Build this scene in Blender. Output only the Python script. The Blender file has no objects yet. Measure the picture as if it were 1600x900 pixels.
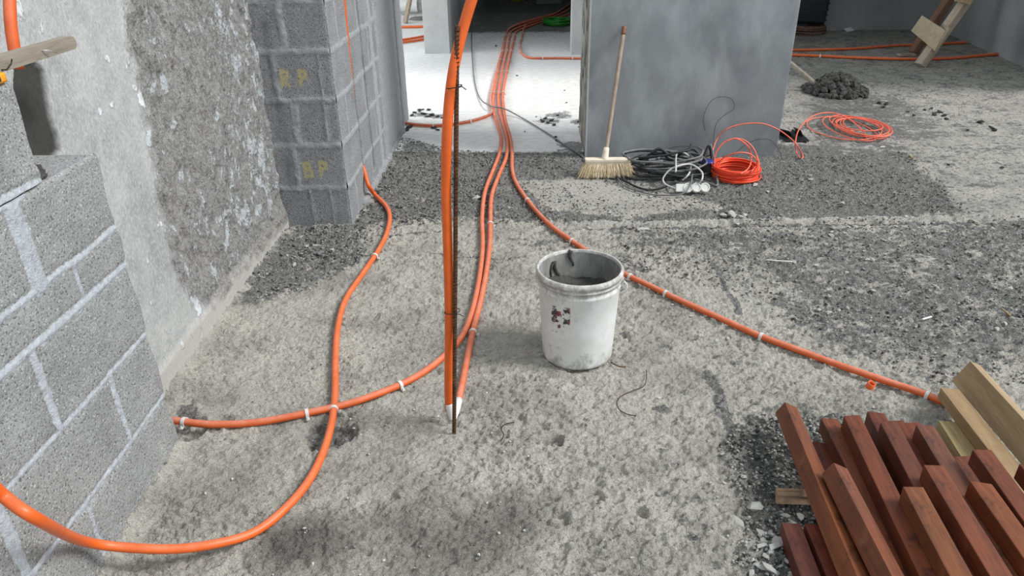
import bpy, bmesh, math, random
import numpy as np
from mathutils import Vector, Matrix
random.seed(7); rng = np.random.default_rng(7)
SC = bpy.context.scene; COL = SC.collection
# ------------------------------------------------------------------ camera, world, sun, exposure
F = 1131.0; H = 1.4
_y = np.array([15, 595, -F]); _y /= np.linalg.norm(_y)
_d = np.array([35, -2150, -F]); _d /= np.linalg.norm(_d)
_z = -(_d - _y * _d.dot(_y)); _z /= np.linalg.norm(_z)
_x = np.cross(_y, _z); R = np.array([_x, _y, _z])
cam = bpy.data.objects.new('camera', bpy.data.cameras.new('camera')); COL.objects.link(cam)
cam.matrix_world = Matrix.Translation((0, 0, H)) @ Matrix(R.tolist()).to_4x4()
cam.data.sensor_width = 36; cam.data.lens = F * 36 / 1600; cam.data.clip_start = .02
SC.camera = cam
w = bpy.data.worlds.new('sky'); SC.world = w; w.use_nodes = True
bg = w.node_tree.nodes['Background']; bg.inputs[0].default_value = (.90, .96, 1, 1); bg.inputs[1].default_value = .80
sun = bpy.data.objects.new('daylight', bpy.data.lights.new('daylight', 'SUN')); COL.objects.link(sun)
sun.data.energy = 3.0; sun.data.angle = math.radians(19); sun.data.color = (1, .98, .95)
sun.rotation_euler = Vector((.80, -.14, .80)).to_track_quat('Z', 'Y').to_euler()
vs = SC.view_settings; vs.view_transform = 'Standard'; vs.look = 'None'; vs.gamma = 1; vs.use_curve_mapping = False
vs.exposure = 0.12

win = bpy.data.objects.new('window_daylight', bpy.data.lights.new('window_daylight', 'AREA')); COL.objects.link(win)
win.data.shape = 'RECTANGLE'; win.data.size = 3.4; win.data.size_y = 1.8; win.data.energy = 150; win.data.color = (.96, .98, 1)
win.location = (-4.6, 7.0, 1.7); win.rotation_euler = Vector((-1, 0, .35)).to_track_quat('Z', 'Y').to_euler()

# ------------------------------------------------------------------ measuring helpers: a pixel's ray meets a real plane
def ray(u, v): return R @ np.array([u - 800, 450 - v, -F])
def gp(u, v, z=0.0):
    r = ray(u, v); t = (z - H) / r[2]; return Vector((np.array([0, 0, H]) + r * t).tolist())
def xp(u, v, x):
    r = ray(u, v); t = x / r[0]; return Vector((np.array([0, 0, H]) + r * t).tolist())
def yp(u, v, y):
    r = ray(u, v); t = y / r[1]; return Vector((np.array([0, 0, H]) + r * t).tolist())

# ------------------------------------------------------------------ numpy noise
def _hash(ix, iy, s):
    n = (ix.astype(np.int64) * 374761393 + iy.astype(np.int64) * 668265263 + s * 1442695041) & 0x7fffffff
    n = ((n ^ (n >> 13)) * 1274126177) & 0x7fffffff
    return ((n ^ (n >> 16)) & 0xffff) / 65535.0
def vnoise(x, y, s=0):
    x = np.asarray(x, float); y = np.asarray(y, float)
    ix = np.floor(x); iy = np.floor(y); fx = x - ix; fy = y - iy
    fx = fx * fx * (3 - 2 * fx); fy = fy * fy * (3 - 2 * fy)
    a = _hash(ix, iy, s); b = _hash(ix + 1, iy, s); c = _hash(ix, iy + 1, s); d = _hash(ix + 1, iy + 1, s)
    return (a * (1 - fx) + b * fx) * (1 - fy) + (c * (1 - fx) + d * fx) * fy
def fbm(x, y, o=4, s=0):
    t = 0; a = .5; k = 0
    for i in range(o): t = t + a * vnoise(x * 2 ** i + 17.3 * i, y * 2 ** i - 9.1 * i, s + i); k += a; a *= .5
    return t / k
def terrace(h, n, sharp=.22):
    t = h * n; i = np.floor(t); f = t - i; f = np.clip((f - .5) / sharp + .5, 0, 1); return (i + f * f * (3 - 2 * f)) / n
def sdpoly(x, y, P):
    P = np.array(P); n = len(P); d = np.full(x.shape, 1e9); ins = np.zeros(x.shape, bool)
    for i in range(n):
        a = P[i]; b = P[(i + 1) % n]; e = b - a; wx = x - a[0]; wy = y - a[1]
        t = np.clip((wx * e[0] + wy * e[1]) / (e @ e + 1e-12), 0, 1)
        d = np.minimum(d, np.hypot(wx - e[0] * t, wy - e[1] * t))
        c = ((a[1] > y) != (b[1] > y)) & (x < (b[0] - a[0]) * (y - a[1]) / ((b[1] - a[1]) if b[1] != a[1] else 1e-9) + a[0])
        ins ^= c
    return np.where(ins, -d, d)
def sdline(x, y, P):
    P = np.array(P); d = np.full(x.shape, 1e9)
    for a, b in zip(P[:-1], P[1:]):
        e = b - a; wx = x - a[0]; wy = y - a[1]; t = np.clip((wx * e[0] + wy * e[1]) / (e @ e + 1e-12), 0, 1)
        d = np.minimum(d, np.hypot(wx - e[0] * t, wy - e[1] * t))
    return d
def soft(sd, w): return np.clip(.5 - sd / (2 * w), 0, 1)

# ------------------------------------------------------------------ object helpers
def tag(o, label=None, cat=None, group=None, kind=None):
    if label: o['label'] = label
    if cat: o['category'] = cat
    if group: o['group'] = group
    if kind: o['kind'] = kind
    return o
def link(name, me, mats, parent=None):
    o = bpy.data.objects.new(name, me); COL.objects.link(o)
    for m in (mats if isinstance(mats, (list, tuple)) else [mats]): me.materials.append(m)
    if parent is not None: o.parent = parent
    return o
def empty(name, loc=(0, 0, 0), rot=(0, 0, 0)):
    o = bpy.data.objects.new(name, None); o.location = loc; o.rotation_euler = rot; o.empty_display_size = .05
    COL.objects.link(o); return o
def build(name, bm, mats, parent=None, smooth=False, loc=None):
    me = bpy.data.meshes.new(name)
    if smooth:
        for f in bm.faces: f.smooth = True
    if loc is not None: bmesh.ops.translate(bm, verts=bm.verts, vec=-Vector(loc))
    bm.to_mesh(me); bm.free()
    o = link(name, me, mats, parent)
    if loc is not None: o.location = loc
    return o
def bx(bm, c, s, rot=None, bev=0.0, mi=0):
    n0 = len(bm.verts)
    M = Matrix.Translation(c) @ (rot.to_4x4() if rot is not None else Matrix.Identity(4)) @ Matrix.Diagonal((s[0], s[1], s[2], 1))
    r = bmesh.ops.create_cube(bm, size=1, matrix=M)
    fs = set(f for v in r['verts'] for f in v.link_faces)
    for f in fs: f.material_index = mi
    if bev:
        es = set(e for v in r['verts'] for e in v.link_edges)
        q = bmesh.ops.bevel(bm, geom=list(es), offset=bev, segments=2, affect='EDGES', profile=.7)
        for f in q['faces']: f.material_index = mi
    return bm
def smooth_path(P, n=8, closed=False):
    P = [Vector(p) for p in P]; out = []
    N = len(P); rngi = range(N if closed else N - 1)
    for i in rngi:
        g = lambda k: P[k % N] if closed else P[max(0, min(N - 1, k))]
        p0, p1, p2, p3 = g(i - 1), g(i), g(i + 1), g(i + 2)
        if not closed and i == 0: p0 = 2 * p1 - p2
        if not closed and i == N - 2: p3 = 2 * p2 - p1
        for k in range(n):
            t = k / n
            out.append(.5 * ((2 * p1) + (p2 - p0) * t + (2 * p0 - 5 * p1 + 4 * p2 - p3) * t * t + (3 * p1 - p0 - 3 * p2 + p3) * t ** 3))
    if not closed: out.append(P[-1])
    return out
def tube(bm, pts, r, seg=10, closed=False, rf=None, cap=True, mi=0):
    pts = [Vector(p) for p in pts]; n = len(pts); rings = []
    T = []
    for i in range(n):
        a = pts[(i - 1) % n] if closed or i > 0 else pts[0]; b = pts[(i + 1) % n] if closed or i < n - 1 else pts[-1]
        t = (b - a); T.append(t.normalized() if t.length > 1e-9 else Vector((0, 0, 1)))
    up = Vector((0, 0, 1)) if abs(T[0].z) < .9 else Vector((1, 0, 0))
    nrm = T[0].cross(up).normalized()
    for i in range(n):
        if i:
            q = T[i - 1].rotation_difference(T[i]); nrm = (q @ nrm).normalized()
        bi = T[i].cross(nrm).normalized(); rr = rf(i / max(1, n - 1)) if rf else r
        rings.append([bm.verts.new(pts[i] + (nrm * math.cos(2 * math.pi * k / seg) + bi * math.sin(2 * math.pi * k / seg)) * rr) for k in range(seg)])
    m = n if closed else n - 1
    for i in range(m):
        A = rings[i]; B = rings[(i + 1) % n]
        for k in range(seg):
            f = bm.faces.new((A[k], A[(k + 1) % seg], B[(k + 1) % seg], B[k])); f.smooth = True; f.material_index = mi
    if cap and not closed:
        f = bm.faces.new(rings[0][::-1]); f.material_index = mi; f = bm.faces.new(rings[-1]); f.material_index = mi
    return bm
def lathe(bm, prof, seg=48, mi=0, c=(0, 0, 0)):
    rings = []
    for r, z in prof:
        if r < 1e-5: rings.append([bm.verts.new((c[0], c[1], c[2] + z))])
        else: rings.append([bm.verts.new((c[0] + r * math.cos(2 * math.pi * k / seg), c[1] + r * math.sin(2 * math.pi * k / seg), c[2] + z)) for k in range(seg)])
    for A, B in zip(rings[:-1], rings[1:]):
        for k in range(seg):
            k2 = (k + 1) % seg
            vs_ = [A[0], B[k2], B[k]] if len(A) == 1 else ([A[k], A[k2], B[0]] if len(B) == 1 else [A[k], A[k2], B[k2], B[k]])
            f = bm.faces.new(vs_); f.smooth = True; f.material_index = mi
    return bm
def grid_mesh(name, X, Y, Z, attrs, mats, base=None):
    """dense height-field sheet X,Y,Z (nv x nu) with float attributes; base: list of 8-corner boxes closing it off behind"""
    nv, nu = X.shape; co = np.stack([X, Y, Z], -1).reshape(-1, 3)
    idx = np.arange(nv * nu).reshape(nv, nu)
    q = np.stack([idx[:-1, :-1], idx[:-1, 1:], idx[1:, 1:], idx[1:, :-1]], -1).reshape(-1, 4)
    extra = []; eq = []
    for lo, hi in (base or []):
        b = len(co) + len(extra)
        for k in range(8): extra.append([(lo, hi)[k & 1][0], (lo, hi)[(k >> 1) & 1][1], (lo, hi)[(k >> 2) & 1][2]])
        eq += [[b, b + 2, b + 3, b + 1], [b + 4, b + 5, b + 7, b + 6], [b, b + 1, b + 5, b + 4], [b + 2, b + 6, b + 7, b + 3], [b, b + 4, b + 6, b + 2], [b + 1, b + 3, b + 7, b + 5]]
    if extra: co = np.vstack([co, extra]); q = np.vstack([q, eq])
    me = bpy.data.meshes.new(name); me.vertices.add(len(co)); me.vertices.foreach_set('co', co.astype(np.float32).ravel())
    me.loops.add(len(q) * 4); me.loops.foreach_set('vertex_index', q.astype(np.int32).ravel())
    me.polygons.add(len(q)); me.polygons.foreach_set('loop_start', np.arange(0, len(q) * 4, 4, dtype=np.int32))
    me.update(calc_edges=True)
    sm = np.ones(len(q), bool); sm[len(q) - len(eq):] = False
    me.polygons.foreach_set('use_smooth', sm)
    for k, a in attrs.items():
        at = me.attributes.new(k, 'FLOAT', 'POINT'); v = np.zeros(len(co), np.float32); v[:nv * nu] = a.ravel(); at.data.foreach_set('value', v)
    me.validate(); return link(name, me, mats)

# ------------------------------------------------------------------ material helper
class M:
    def __init__(s, name, rough=.9, spec=.3):
        s.m = bpy.data.materials.new(name); s.m.use_nodes = True; s.t = s.m.node_tree; s.b = s.t.nodes['Principled BSDF']
        s.b.inputs['Roughness'].default_value = rough; s.b.inputs['Specular IOR Level'].default_value = spec
        s.tc = s.t.nodes.new('ShaderNodeTexCoord')
    def n(s, ty, **k):
        nd = s.t.nodes.new(ty)
        for a, v in k.items(): setattr(nd, a, v)
        return nd
    def put(s, sock, v):
        if isinstance(v, bpy.types.NodeSocket): s.t.links.new(v, sock)
        elif isinstance(v, (tuple, list)) and len(v) == 3 and sock.type == 'RGBA': sock.default_value = (*v, 1)
        else: sock.default_value = v
    def attr(s, nm): nd = s.n('ShaderNodeAttribute'); nd.attribute_name = nm; return nd.outputs['Fac']
    def noise(s, sc, det=4, rg=.55, st=(1, 1, 1), dist=0, co='Object', rot=(0, 0, 0)):
        mp = s.n('ShaderNodeMapping'); s.t.links.new(s.tc.outputs[co], mp.inputs[0]); mp.inputs['Scale'].default_value = st; mp.inputs['Rotation'].default_value = rot
        nd = s.n('ShaderNodeTexNoise'); s.t.links.new(mp.outputs[0], nd.inputs[0])
        nd.inputs['Scale'].default_value = sc; nd.inputs['Detail'].default_value = det; nd.inputs['Roughness'].default_value = rg; nd.inputs['Distortion'].default_value = dist
        return nd.outputs['Fac']
    def voro(s, sc, feat='F1', co='Object', st=(1, 1, 1)):
        mp = s.n('ShaderNodeMapping'); s.t.links.new(s.tc.outputs[co], mp.inputs[0]); mp.inputs['Scale'].default_value = st
        nd = s.n('ShaderNodeTexVoronoi', feature=feat); s.t.links.new(mp.outputs[0], nd.inputs[0]); nd.inputs['Scale'].default_value = sc
        return nd
    def mt(s, op, a, b=0.0, c=0.0, clamp=False):
        nd = s.n('ShaderNodeMath', operation=op); nd.use_clamp = clamp; s.put(nd.inputs[0], a); s.put(nd.inputs[1], b); s.put(nd.inputs[2], c); return nd.outputs[0]
    def ramp(s, v, lo, hi, a=0.0, b=1.0):
        nd = s.n('ShaderNodeMapRange'); nd.clamp = True; s.put(nd.inputs[0], v)
        for i, x in ((1, lo), (2, hi), (3, a), (4, b)): s.put(nd.inputs[i], x)
        return nd.outputs[0]
    def mix(s, f, a, b, blend='MIX'):
        nd = s.n('ShaderNodeMix', data_type='RGBA', blend_type=blend); s.put(nd.inputs[0], f); s.put(nd.inputs[6], a); s.put(nd.inputs[7], b); return nd.outputs[2]
    def col(s, c): s.put(s.b.inputs['Base Color'], c); return s
    def bump(s, h, strength=.5, dist=.005):
        nd = s.n('ShaderNodeBump'); nd.inputs['Strength'].default_value = strength; nd.inputs['Distance'].default_value = dist; s.put(nd.inputs['Height'], h)
        if getattr(s, 'lastb', None): s.t.links.new(s.lastb, nd.inputs['Normal'])
        s.lastb = nd.outputs[0]; s.t.links.new(nd.outputs[0], s.b.inputs['Normal']); return s
def plain(name, c, rough=.6, spec=.4, var=.15, sc=30, metal=0, bmp=0):
    m = M(name, rough, spec); n = m.noise(sc, 4)
    m.col(m.mix(m.ramp(n, .3, .7), tuple(x * (1 - var) for x in c), tuple(x * (1 + var) for x in c))); m.b.inputs['Metallic'].default_value = metal
    if bmp: m.bump(n, .6, bmp)
    return m.m

# ---- floor
m = M('floor_concrete', .9, .25)
dirt_shade, smooth_, damp_shade, patch, speck = (m.attr(k) for k in ('dirt_shade', 'smooth', 'damp_shade', 'patch', 'speck'))
n1 = m.noise(6, 6, .6); n2 = m.noise(32, 6, .68); n3 = m.noise(150, 4, .7); n4 = m.noise(14, 6, .65, st=(1, 1.9, 1)); n5 = m.noise(420, 2, .6)
v1 = m.voro(90); v2 = m.voro(260)
base = m.mix(m.ramp(n1, .35, .65), (.425, .410, .368), (.525, .506, .455))
base = m.mix(m.ramp(n3, .50, .64, 0, .55), base, (.68, .66, .605))
base = m.mix(m.ramp(n3, .34, .42, .25, 0), base, (.17, .166, .154))
base = m.mix(m.ramp(m.noise(3, 4, .6), .38, .52, .35, 0), base, (.21, .208, .197))
white = m.mix(m.ramp(n4, .35, .65), (.62, .62, .605), (.80, .80, .785))
white = m.mix(m.ramp(n2, .62, .72, 0, .5), white, (.36, .36, .35))
base = m.mix(m.mt('POWER', smooth_, 2.4), base, white)
pf = m.ramp(m.mt('ADD', patch, m.mt('MULTIPLY', m.mt('SUBTRACT', n4, .5), 1.6)), .5, .62)
base = m.mix(m.mt('MULTIPLY', pf, .8), base, (.50, .495, .47))
dk = m.mix(m.ramp(n3, .35, .65), (.085, .086, .084), (.25, .25, .245))
dk = m.mix(m.ramp(v2.outputs['Color'], .82, .92, 0, .75), dk, (.52, .52, .51))
dk = m.mix(m.ramp(m.noise(55, 3, .6), .52, .62, 0, .6), dk, (.34, .34, .33))
df = m.ramp(m.mt('ADD', dirt_shade, m.mt('ADD', m.mt('MULTIPLY', m.mt('SUBTRACT', m.mt('ADD', m.mt('MULTIPLY', n4, .6), m.mt('MULTIPLY', m.noise(5, 6, .62), .55)), .575), 2.2), m.mt('MULTIPLY', m.mt('SUBTRACT', n2, .5), 1.0))), .44, .60)
base = m.mix(m.mt('MULTIPLY', m.mt('MULTIPLY', df, m.ramp(dirt_shade, .03, .22)), .93), base, dk)
sf = m.ramp(m.mt('ADD', speck, m.mt('MULTIPLY', m.mt('SUBTRACT', m.noise(60, 4, .7), .5), 2.2)), .62, .72)
base = m.mix(m.mt('MULTIPLY', sf, .8), base, (.085, .085, .082))
base = m.mix(m.mt('MULTIPLY', damp_shade, .75), base, (.06, .058, .054))
m.col(base)
rz = m.mt('SUBTRACT', 1.0, m.mt('MULTIPLY', smooth_, .85))
hh = m.mt('ADD', m.mt('MULTIPLY', m.noise(75, 5, .65, st=(1, 1.7, 1), rot=(0, 0, .4)), 1.1), m.mt('ADD', m.mt('MULTIPLY', n3, .5), m.mt('MULTIPLY', v1.outputs['Distance'], -.25)))
m.bump(m.mt('MULTIPLY', hh, rz), 1.0, .010)
m.bump(m.mt('MULTIPLY', m.mt('ADD', n5, v2.outputs['Distance']), rz), 1.0, .0016)
m.put(m.b.inputs['Roughness'], m.ramp(damp_shade, 0, 1, .92, .6))
M_FLOOR = m.m

def block_mat(name, cb, cm):
    m = M(name, .93, .2); mort = m.attr('mortar'); yel = m.attr('yellow'); drk = m.attr('dark')
    n1 = m.noise(160, 3, .7); n2 = m.noise(9, 5, .6); n3 = m.noise(70, 4, .65); v = m.voro(330)
    c = m.mix(m.ramp(n2, .3, .7), tuple(x * .82 for x in cb), tuple(x * 1.12 for x in cb))
    c = m.mix(m.ramp(n1, .37, .44, .9, 0), c, tuple(x * .26 for x in cb))
    c = m.mix(m.ramp(v.outputs['Color'], .80, .88, 0, .7), c, tuple(min(.8, x * 1.9) for x in cb))
    mo = m.mix(m.ramp(n3, .3, .7), tuple(x * .8 for x in cm), tuple(x * 1.15 for x in cm))
    mf = m.ramp(m.mt('ADD', mort, m.mt('MULTIPLY', m.mt('SUBTRACT', n3, .5), .9)), .45, .6)
    c = m.mix(mf, c, mo)
    yf = m.ramp(m.mt('ADD', yel, m.mt('MULTIPLY', m.mt('SUBTRACT', m.noise(110, 3, .7), .5), 2.0)), .55, .75)
    c = m.mix(m.mt('MULTIPLY', yf, .85), c, (.50, .45, .22))
    c = m.mix(drk, c, (.03, .03, .03))
    m.col(c)
    m.bump(m.mt('ADD', n1, m.mt('MULTIPLY', n3, .8)), .9, .005); m.bump(n2, .3, .01)
    return m.m
M_BLOCK = block_mat('hollow_block', (.325, .333, .335), (.45, .485, .525))
M_BLOCK2 = block_mat('pier_block', (.30, .31, .32), (.385, .41, .43))

m = M('old_plaster', .9, .25)
ro, wh, bd, st = (m.attr(k) for k in ('rough', 'flake', 'band', 'stain'))
n1 = m.noise(4, 6, .6); n2 = m.noise(26, 6, .7, st=(1, 1.3, .55), rot=(.5, 0, 0)); n3 = m.noise(120, 4, .7, st=(1, 1, .6)); n4 = m.noise(13, 7, .72, dist=.6)
sm_c = m.mix(m.ramp(m.mt('ADD', m.mt('MULTIPLY', n1, .5), m.mt('MULTIPLY', n4, .5)), .38, .62), (.30, .312, .315), (.50, .51, .51)); sm_c = m.mix(m.ramp(n3, .48, .66, 0, .5), sm_c, (.64, .65, .66)); sm_c = m.mix(m.ramp(n3, .34, .42, .35, 0), sm_c, (.2, .2, .2))
ro_c = m.mix(m.ramp(n2, .32, .62), (.27, .268, .258), (.50, .495, .48)); ro_c = m.mix(m.ramp(n3, .54, .62, 0, .6), ro_c, (.58, .59, .59)); ro_c = m.mix(m.ramp(n3, .36, .45, .55, 0), ro_c, (.12, .12, .115))
c = m.mix(ro, sm_c, ro_c)
ff = m.ramp(m.mt('ADD', wh, m.mt('ADD', m.mt('MULTIPLY', m.mt('SUBTRACT', n4, .5), 1.5), m.mt('MULTIPLY', m.mt('SUBTRACT', n2, .5), 1.5))), .62, .74)
c = m.mix(ff, c, (.70, .74, .77)); c = m.mix(m.mt('MULTIPLY', bd, .8), c, (.47, .45, .42)); c = m.mix(m.mt('MULTIPLY', st, .93), c, (.028, .027, .022))
m.col(c)
m.bump(m.mt('MULTIPLY', m.mt('ADD', n2, m.mt('MULTIPLY', n3, .6)), m.ramp(ro, 0, 1, .12, 1)), 1.0, .022)
m.bump(ff, .6, .004); m.bump(n3, .35, .003)
M_PLASTER = m.m

m = M('grey_render', .62, .45); n1 = m.noise(1.6, 5, .55, dist=.8); n2 = m.noise(5, 6, .6, st=(1, 1, .45), rot=(0, .5, 0)); n3 = m.noise(60, 3)
c = m.mix(m.ramp(n1, .3, .7), (.195, .212, .228), (.30, .325, .345)); c = m.mix(m.ramp(n2, .45, .68, 0, .7), c, (.42, .45, .47)); c = m.mix(m.ramp(n3, .66, .72, 0, .3), c, (.1, .1, .1))
m.col(c); m.bump(n2, .25, .01); m.put(m.b.inputs['Roughness'], m.ramp(n2, .3, .7, .5, .75)); M_RENDER = m.m
m = M('dark_render', .85, .3); n1 = m.noise(1.3, 5, .6); n2 = m.noise(12, 5, .6)
c = m.mix(m.ramp(n1, .3, .7), (.22, .232, .236), (.34, .355, .355)); c = m.mix(m.ramp(n2, .5, .8, 0, .5), c, (.33, .34, .34)); m.col(c); m.bump(n2, .3, .01); M_DARKR = m.m
m = M('pale_concrete', .88, .3); n1 = m.noise(3, 5, .6); n2 = m.noise(40, 5, .65)
c = m.mix(m.ramp(n1, .3, .7), (.42, .43, .42), (.56, .57, .56)); c = m.mix(m.ramp(n2, .6, .8, 0, .5), c, (.2, .2, .2)); m.col(c); m.bump(n2, .5, .008); M_PALE = m.m
m = M('rough_edge_concrete', .92, .2); n1 = m.noise(14, 5, .7, st=(1, 1, .4)); n2 = m.noise(70, 4, .7)
c = m.mix(m.ramp(n1, .35, .65), (.32, .315, .29), (.60, .585, .54)); c = m.mix(m.ramp(n2, .34, .42, .5, 0), c, (.12, .12, .11)); m.col(c); m.bump(m.mt('ADD', n1, n2), 1, .02); M_ROUGHEDGE = m.m

def pipe_mat(name, c, dust, rough=.42):
    m = M(name, rough, .5); n = m.noise(22, 5, .65); n2 = m.noise(160, 3, .7)
    geo = m.n('ShaderNodeNewGeometry'); sx = m.n('ShaderNodeSeparateXYZ'); m.t.links.new(geo.outputs['Normal'], sx.inputs[0])
    up = m.ramp(sx.outputs['Z'], .1, .95)
    c1 = m.mix(m.ramp(n, .3, .7), tuple(x * .85 for x in c), tuple(x * 1.08 for x in c))
    f = m.mt('MULTIPLY', m.mt('MULTIPLY', up, m.ramp(m.mt('ADD', n, m.mt('MULTIPLY', n2, .3)), .45, .8, .25, 1)), dust)
    m.col(m.mix(f, c1, (.50, .40, .36))); m.put(m.b.inputs['Roughness'], m.ramp(f, 0, .6, rough, .9)); return m.m
M_PIPE = pipe_mat('orange_conduit', (.80, .135, .018), .18, .36)
M_PIPED = pipe_mat('dusty_conduit', (.66, .125, .035), .85, .6)
M_PIPEM = pipe_mat('dirty_conduit', (.72, .125, .022), .4, .5)
M_PIPEX = plain('red_conduit', (.5, .07, .015), .5)
M_CLIP = plain('clip_plastic', (.66, .66, .64), .5)
m = M('rebar_rust', .85, .3); n = m.noise(45, 5, .7); m.col(m.mix(m.ramp(n, .35, .65), (.045, .026, .018), (.17, .085, .045))); m.bump(n, .6, .001); m.b.inputs['Metallic'].default_value = .3; M_REBAR = m.m
M_WIRE = plain('tie_wire', (.03, .022, .02), .6, metal=.4)
M_BLACK = plain('black_rubber', (.030, .031, .033), .55, .4, .3)
M_GCABLE = plain('grey_cable', (.16, .162, .165), .6, .4, .3)
M_WCABLE = plain('white_cable', (.62, .62, .60), .5)
M_WHITE = plain('white_plastic', (.74, .74, .72), .4, .5, .06)
M_BLUE = plain('blue_plastic', (.03, .045, .30), .4, .5)
M_REDW = plain('orange_pull_wire', (.92, .085, .030), .42, .5, .08)
M_REDP = plain('pink_orange_wire', (.88, .17, .10), .45, .5, .08)
M_GREEN = plain('green_hose', (.03, .30, .035), .4, .5, .3)
M_YELL = plain('yellow_plastic', (.85, .36, .02), .4, .5, .05)
M_CASE = plain('case_plastic', (.018, .020, .024), .5, .5, .2, bmp=.001)
M_BROWNC = plain('brown_cable', (.16, .10, .075), .7, .3, .4)
M_CHIP = plain('pale_chip', (.50, .50, .475), .95, .2, .25, 60, bmp=.004)
M_CLOD = plain('dark_clod', (.060, .060, .056), .95, .2, .4, 60, bmp=.006)
M_CLODL = plain('light_grit', (.34, .34, .33), .95, .2, .3, 60)
M_CLODG = plain('grey_clod', (.21, .21, .20), .95, .2, .35, 60, bmp=.005)
m = M('wet_mortar', .75, .35); n = m.noise(35, 6, .7); m.col(m.mix(m.ramp(n, .3, .7), (.040, .040, .036), (.12, .12, .112))); m.bump(n, 1, .02); M_MORTAR = m.m
def wood(name, a, b, cdark, rough=.75, ax=(30, 1.5, 30), stain=.4, uc=True):
    m = M(name, rough, .3); n = m.noise(1, 7, .65, st=ax, dist=.4); n2 = m.noise(9, 5, .6); n3 = m.noise(200, 3, .6, st=(1, .1, 1))
    c = m.mix(m.ramp(n, .32, .68), a, b); c = m.mix(m.ramp(n2, .5, .75, 0, stain), c, cdark)
    c = m.mix(m.ramp(n3, .35, .45, .35, 0), c, cdark)
    if name == 'stained_timber':
        c = m.mix(m.ramp(m.noise(6, 5, .6), .60, .68, 0, .22), c, (.42, .33, .30)); c = m.mix(m.ramp(m.noise(3, 4, .6), .50, .62, 0, .6), c, (.20, .062, .022)); c = m.mix(m.ramp(m.noise(11, 5, .7), .56, .66, 0, .7), c, (.035, .016, .012))
    if uc:
        oi = m.n('ShaderNodeObjectInfo'); c = m.mix(1.0, c, oi.outputs['Color'], 'MULTIPLY')
    m.col(c); m.bump(m.mt('ADD', n, m.mt('MULTIPLY', n3, .5)), .5, .003); return m.m
M_RED = wood('stained_timber', (.080, .026, .015), (.215, .073, .036), (.035, .016, .012), .55)
M_PINE = wood('pale_timber', (.25, .175, .095), (.43, .325, .20), (.20, .13, .07), .8)
M_GWOOD = wood('weathered_timber', (.27, .215, .155), (.46, .385, .295), (.12, .09, .06), .85)
M_DUSTY = wood('dusty_board', (.23, .205, .165), (.36, .33, .275), (.14, .125, .095), .9)
M_DKWOOD = wood('dark_timber', (.15, .080, .050), (.27, .155, .10), (.06, .035, .025), .8)
M_PLY = wood('plywood', (.33, .27, .185), (.47, .40, .29), (.2, .16, .11), .85, ax=(8, 8, 8))
M_HANDLE = wood('broom_handle_wood', (.28, .22, .165), (.42, .34, .27), (.17, .13, .1), .7, ax=(40, 40, 3))
m = M('bristle_fibre', .7, .3); n = m.noise(60, 4); oi = m.mix(m.ramp(n, .3, .7), (.58, .47, .29), (.86, .76, .56)); m.col(oi); M_BRIST = m.m
M_BWOOD = plain('broom_head_wood', (.74, .66, .54), .6, .3, .1)

# bucket plastic: dirty white, with remains of a torn label
m = M('bucket_plastic', .55, .4); sp = m.n('ShaderNodeSeparateXYZ'); m.t.links.new(m.tc.outputs['Object'], sp.inputs[0])
X, Y, Z = sp.outputs; ang = m.mt('ARCTAN2', Y, X)
n1 = m.noise(14, 6, .7); n2 = m.noise(45, 5, .7); n3 = m.noise(30, 6, .75, st=(1, 1, .6))
c = m.mix(m.ramp(n1, .35, .7), (.78, .80, .80), (.66, .67, .65))
dz = m.mt('ADD', m.ramp(Z, .10, .0, 0, .22), m.ramp(Z, .26, .30, 0, .26))
c = m.mix(m.ramp(m.mt('ADD', n3, dz), .60, .80, 0, .85), c, (.33, .32, .29))
c = m.mix(m.ramp(n2, .66, .70, 0, .6), c, (.25, .24, .21))
a0 = m.mt('ABSOLUTE', m.mt('SUBTRACT', ang, -2.12)); z0 = m.mt('ABSOLUTE', m.mt('SUBTRACT', Z, .195))
inside = m.mt('MULTIPLY', m.ramp(a0, .25, .28, 1, 0), m.ramp(z0, .050, .056, 1, 0))
torn = m.mt('MULTIPLY', inside, m.ramp(m.noise(26, 5, .7), .49, .53))
ink = m.mix(m.ramp(m.noise(75, 2), .56, .60), (.05, .05, .055), (.33, .05, .06))
c = m.mix(torn, c, ink); m.col(c); m.bump(n3, .4, .002); M_BUCKET = m.m
m = M('bucket_inside', .8, .3); n1 = m.noise(18, 6, .7, st=(1, 1, .35)); m.col(m.mix(m.ramp(n1, .35, .65), (.17, .17, .165), (.36, .36, .35))); m.bump(n1, .6, .004); M_BIN = m.m

# ------------------------------------------------------------------ FLOOR
def px(*pts): return [(gp(u, v).x, gp(u, v).y) for u, v in pts]
def steps(a): return np.concatenate([np.arange(s, e, d) for s, e, d in a] + [[a[-1][1]]])
gx = steps([(-6, -2.5, .12), (-2.5, -1.35, .03), (-1.35, 1.3, .0042), (1.3, 2.2, .008), (2.2, 3.4, .014), (3.4, 7, .04)])
gy = steps([(-2, .7, .15), (.7, 2.4, .0042), (2.4, 3.9, .0065), (3.9, 6.5, .016), (6.5, 10, .035), (10, 17, .1)])
FX, FY = np.meshgrid(gx, gy)
wx = FX + .10 * (fbm(FX * 4, FY * 4, 4, 3) - .5); wy = FY + .10 * (fbm(FX * 4, FY * 4, 4, 9) - .5)
reg = lambda pts, w: soft(sdpoly(wx, wy, px(*pts)), w)
blob = lambda u, v, r, sy=1.0: np.clip(1.15 - np.hypot(wx - gp(u, v).x, (wy - gp(u, v).y) / sy) / r, 0, 1)
corr = soft(sdpoly(FX, FY, px((500, 236), (770, 238), (915, 236), (1000, 233), (1000, 20), (500, 20))), .012)
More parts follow.
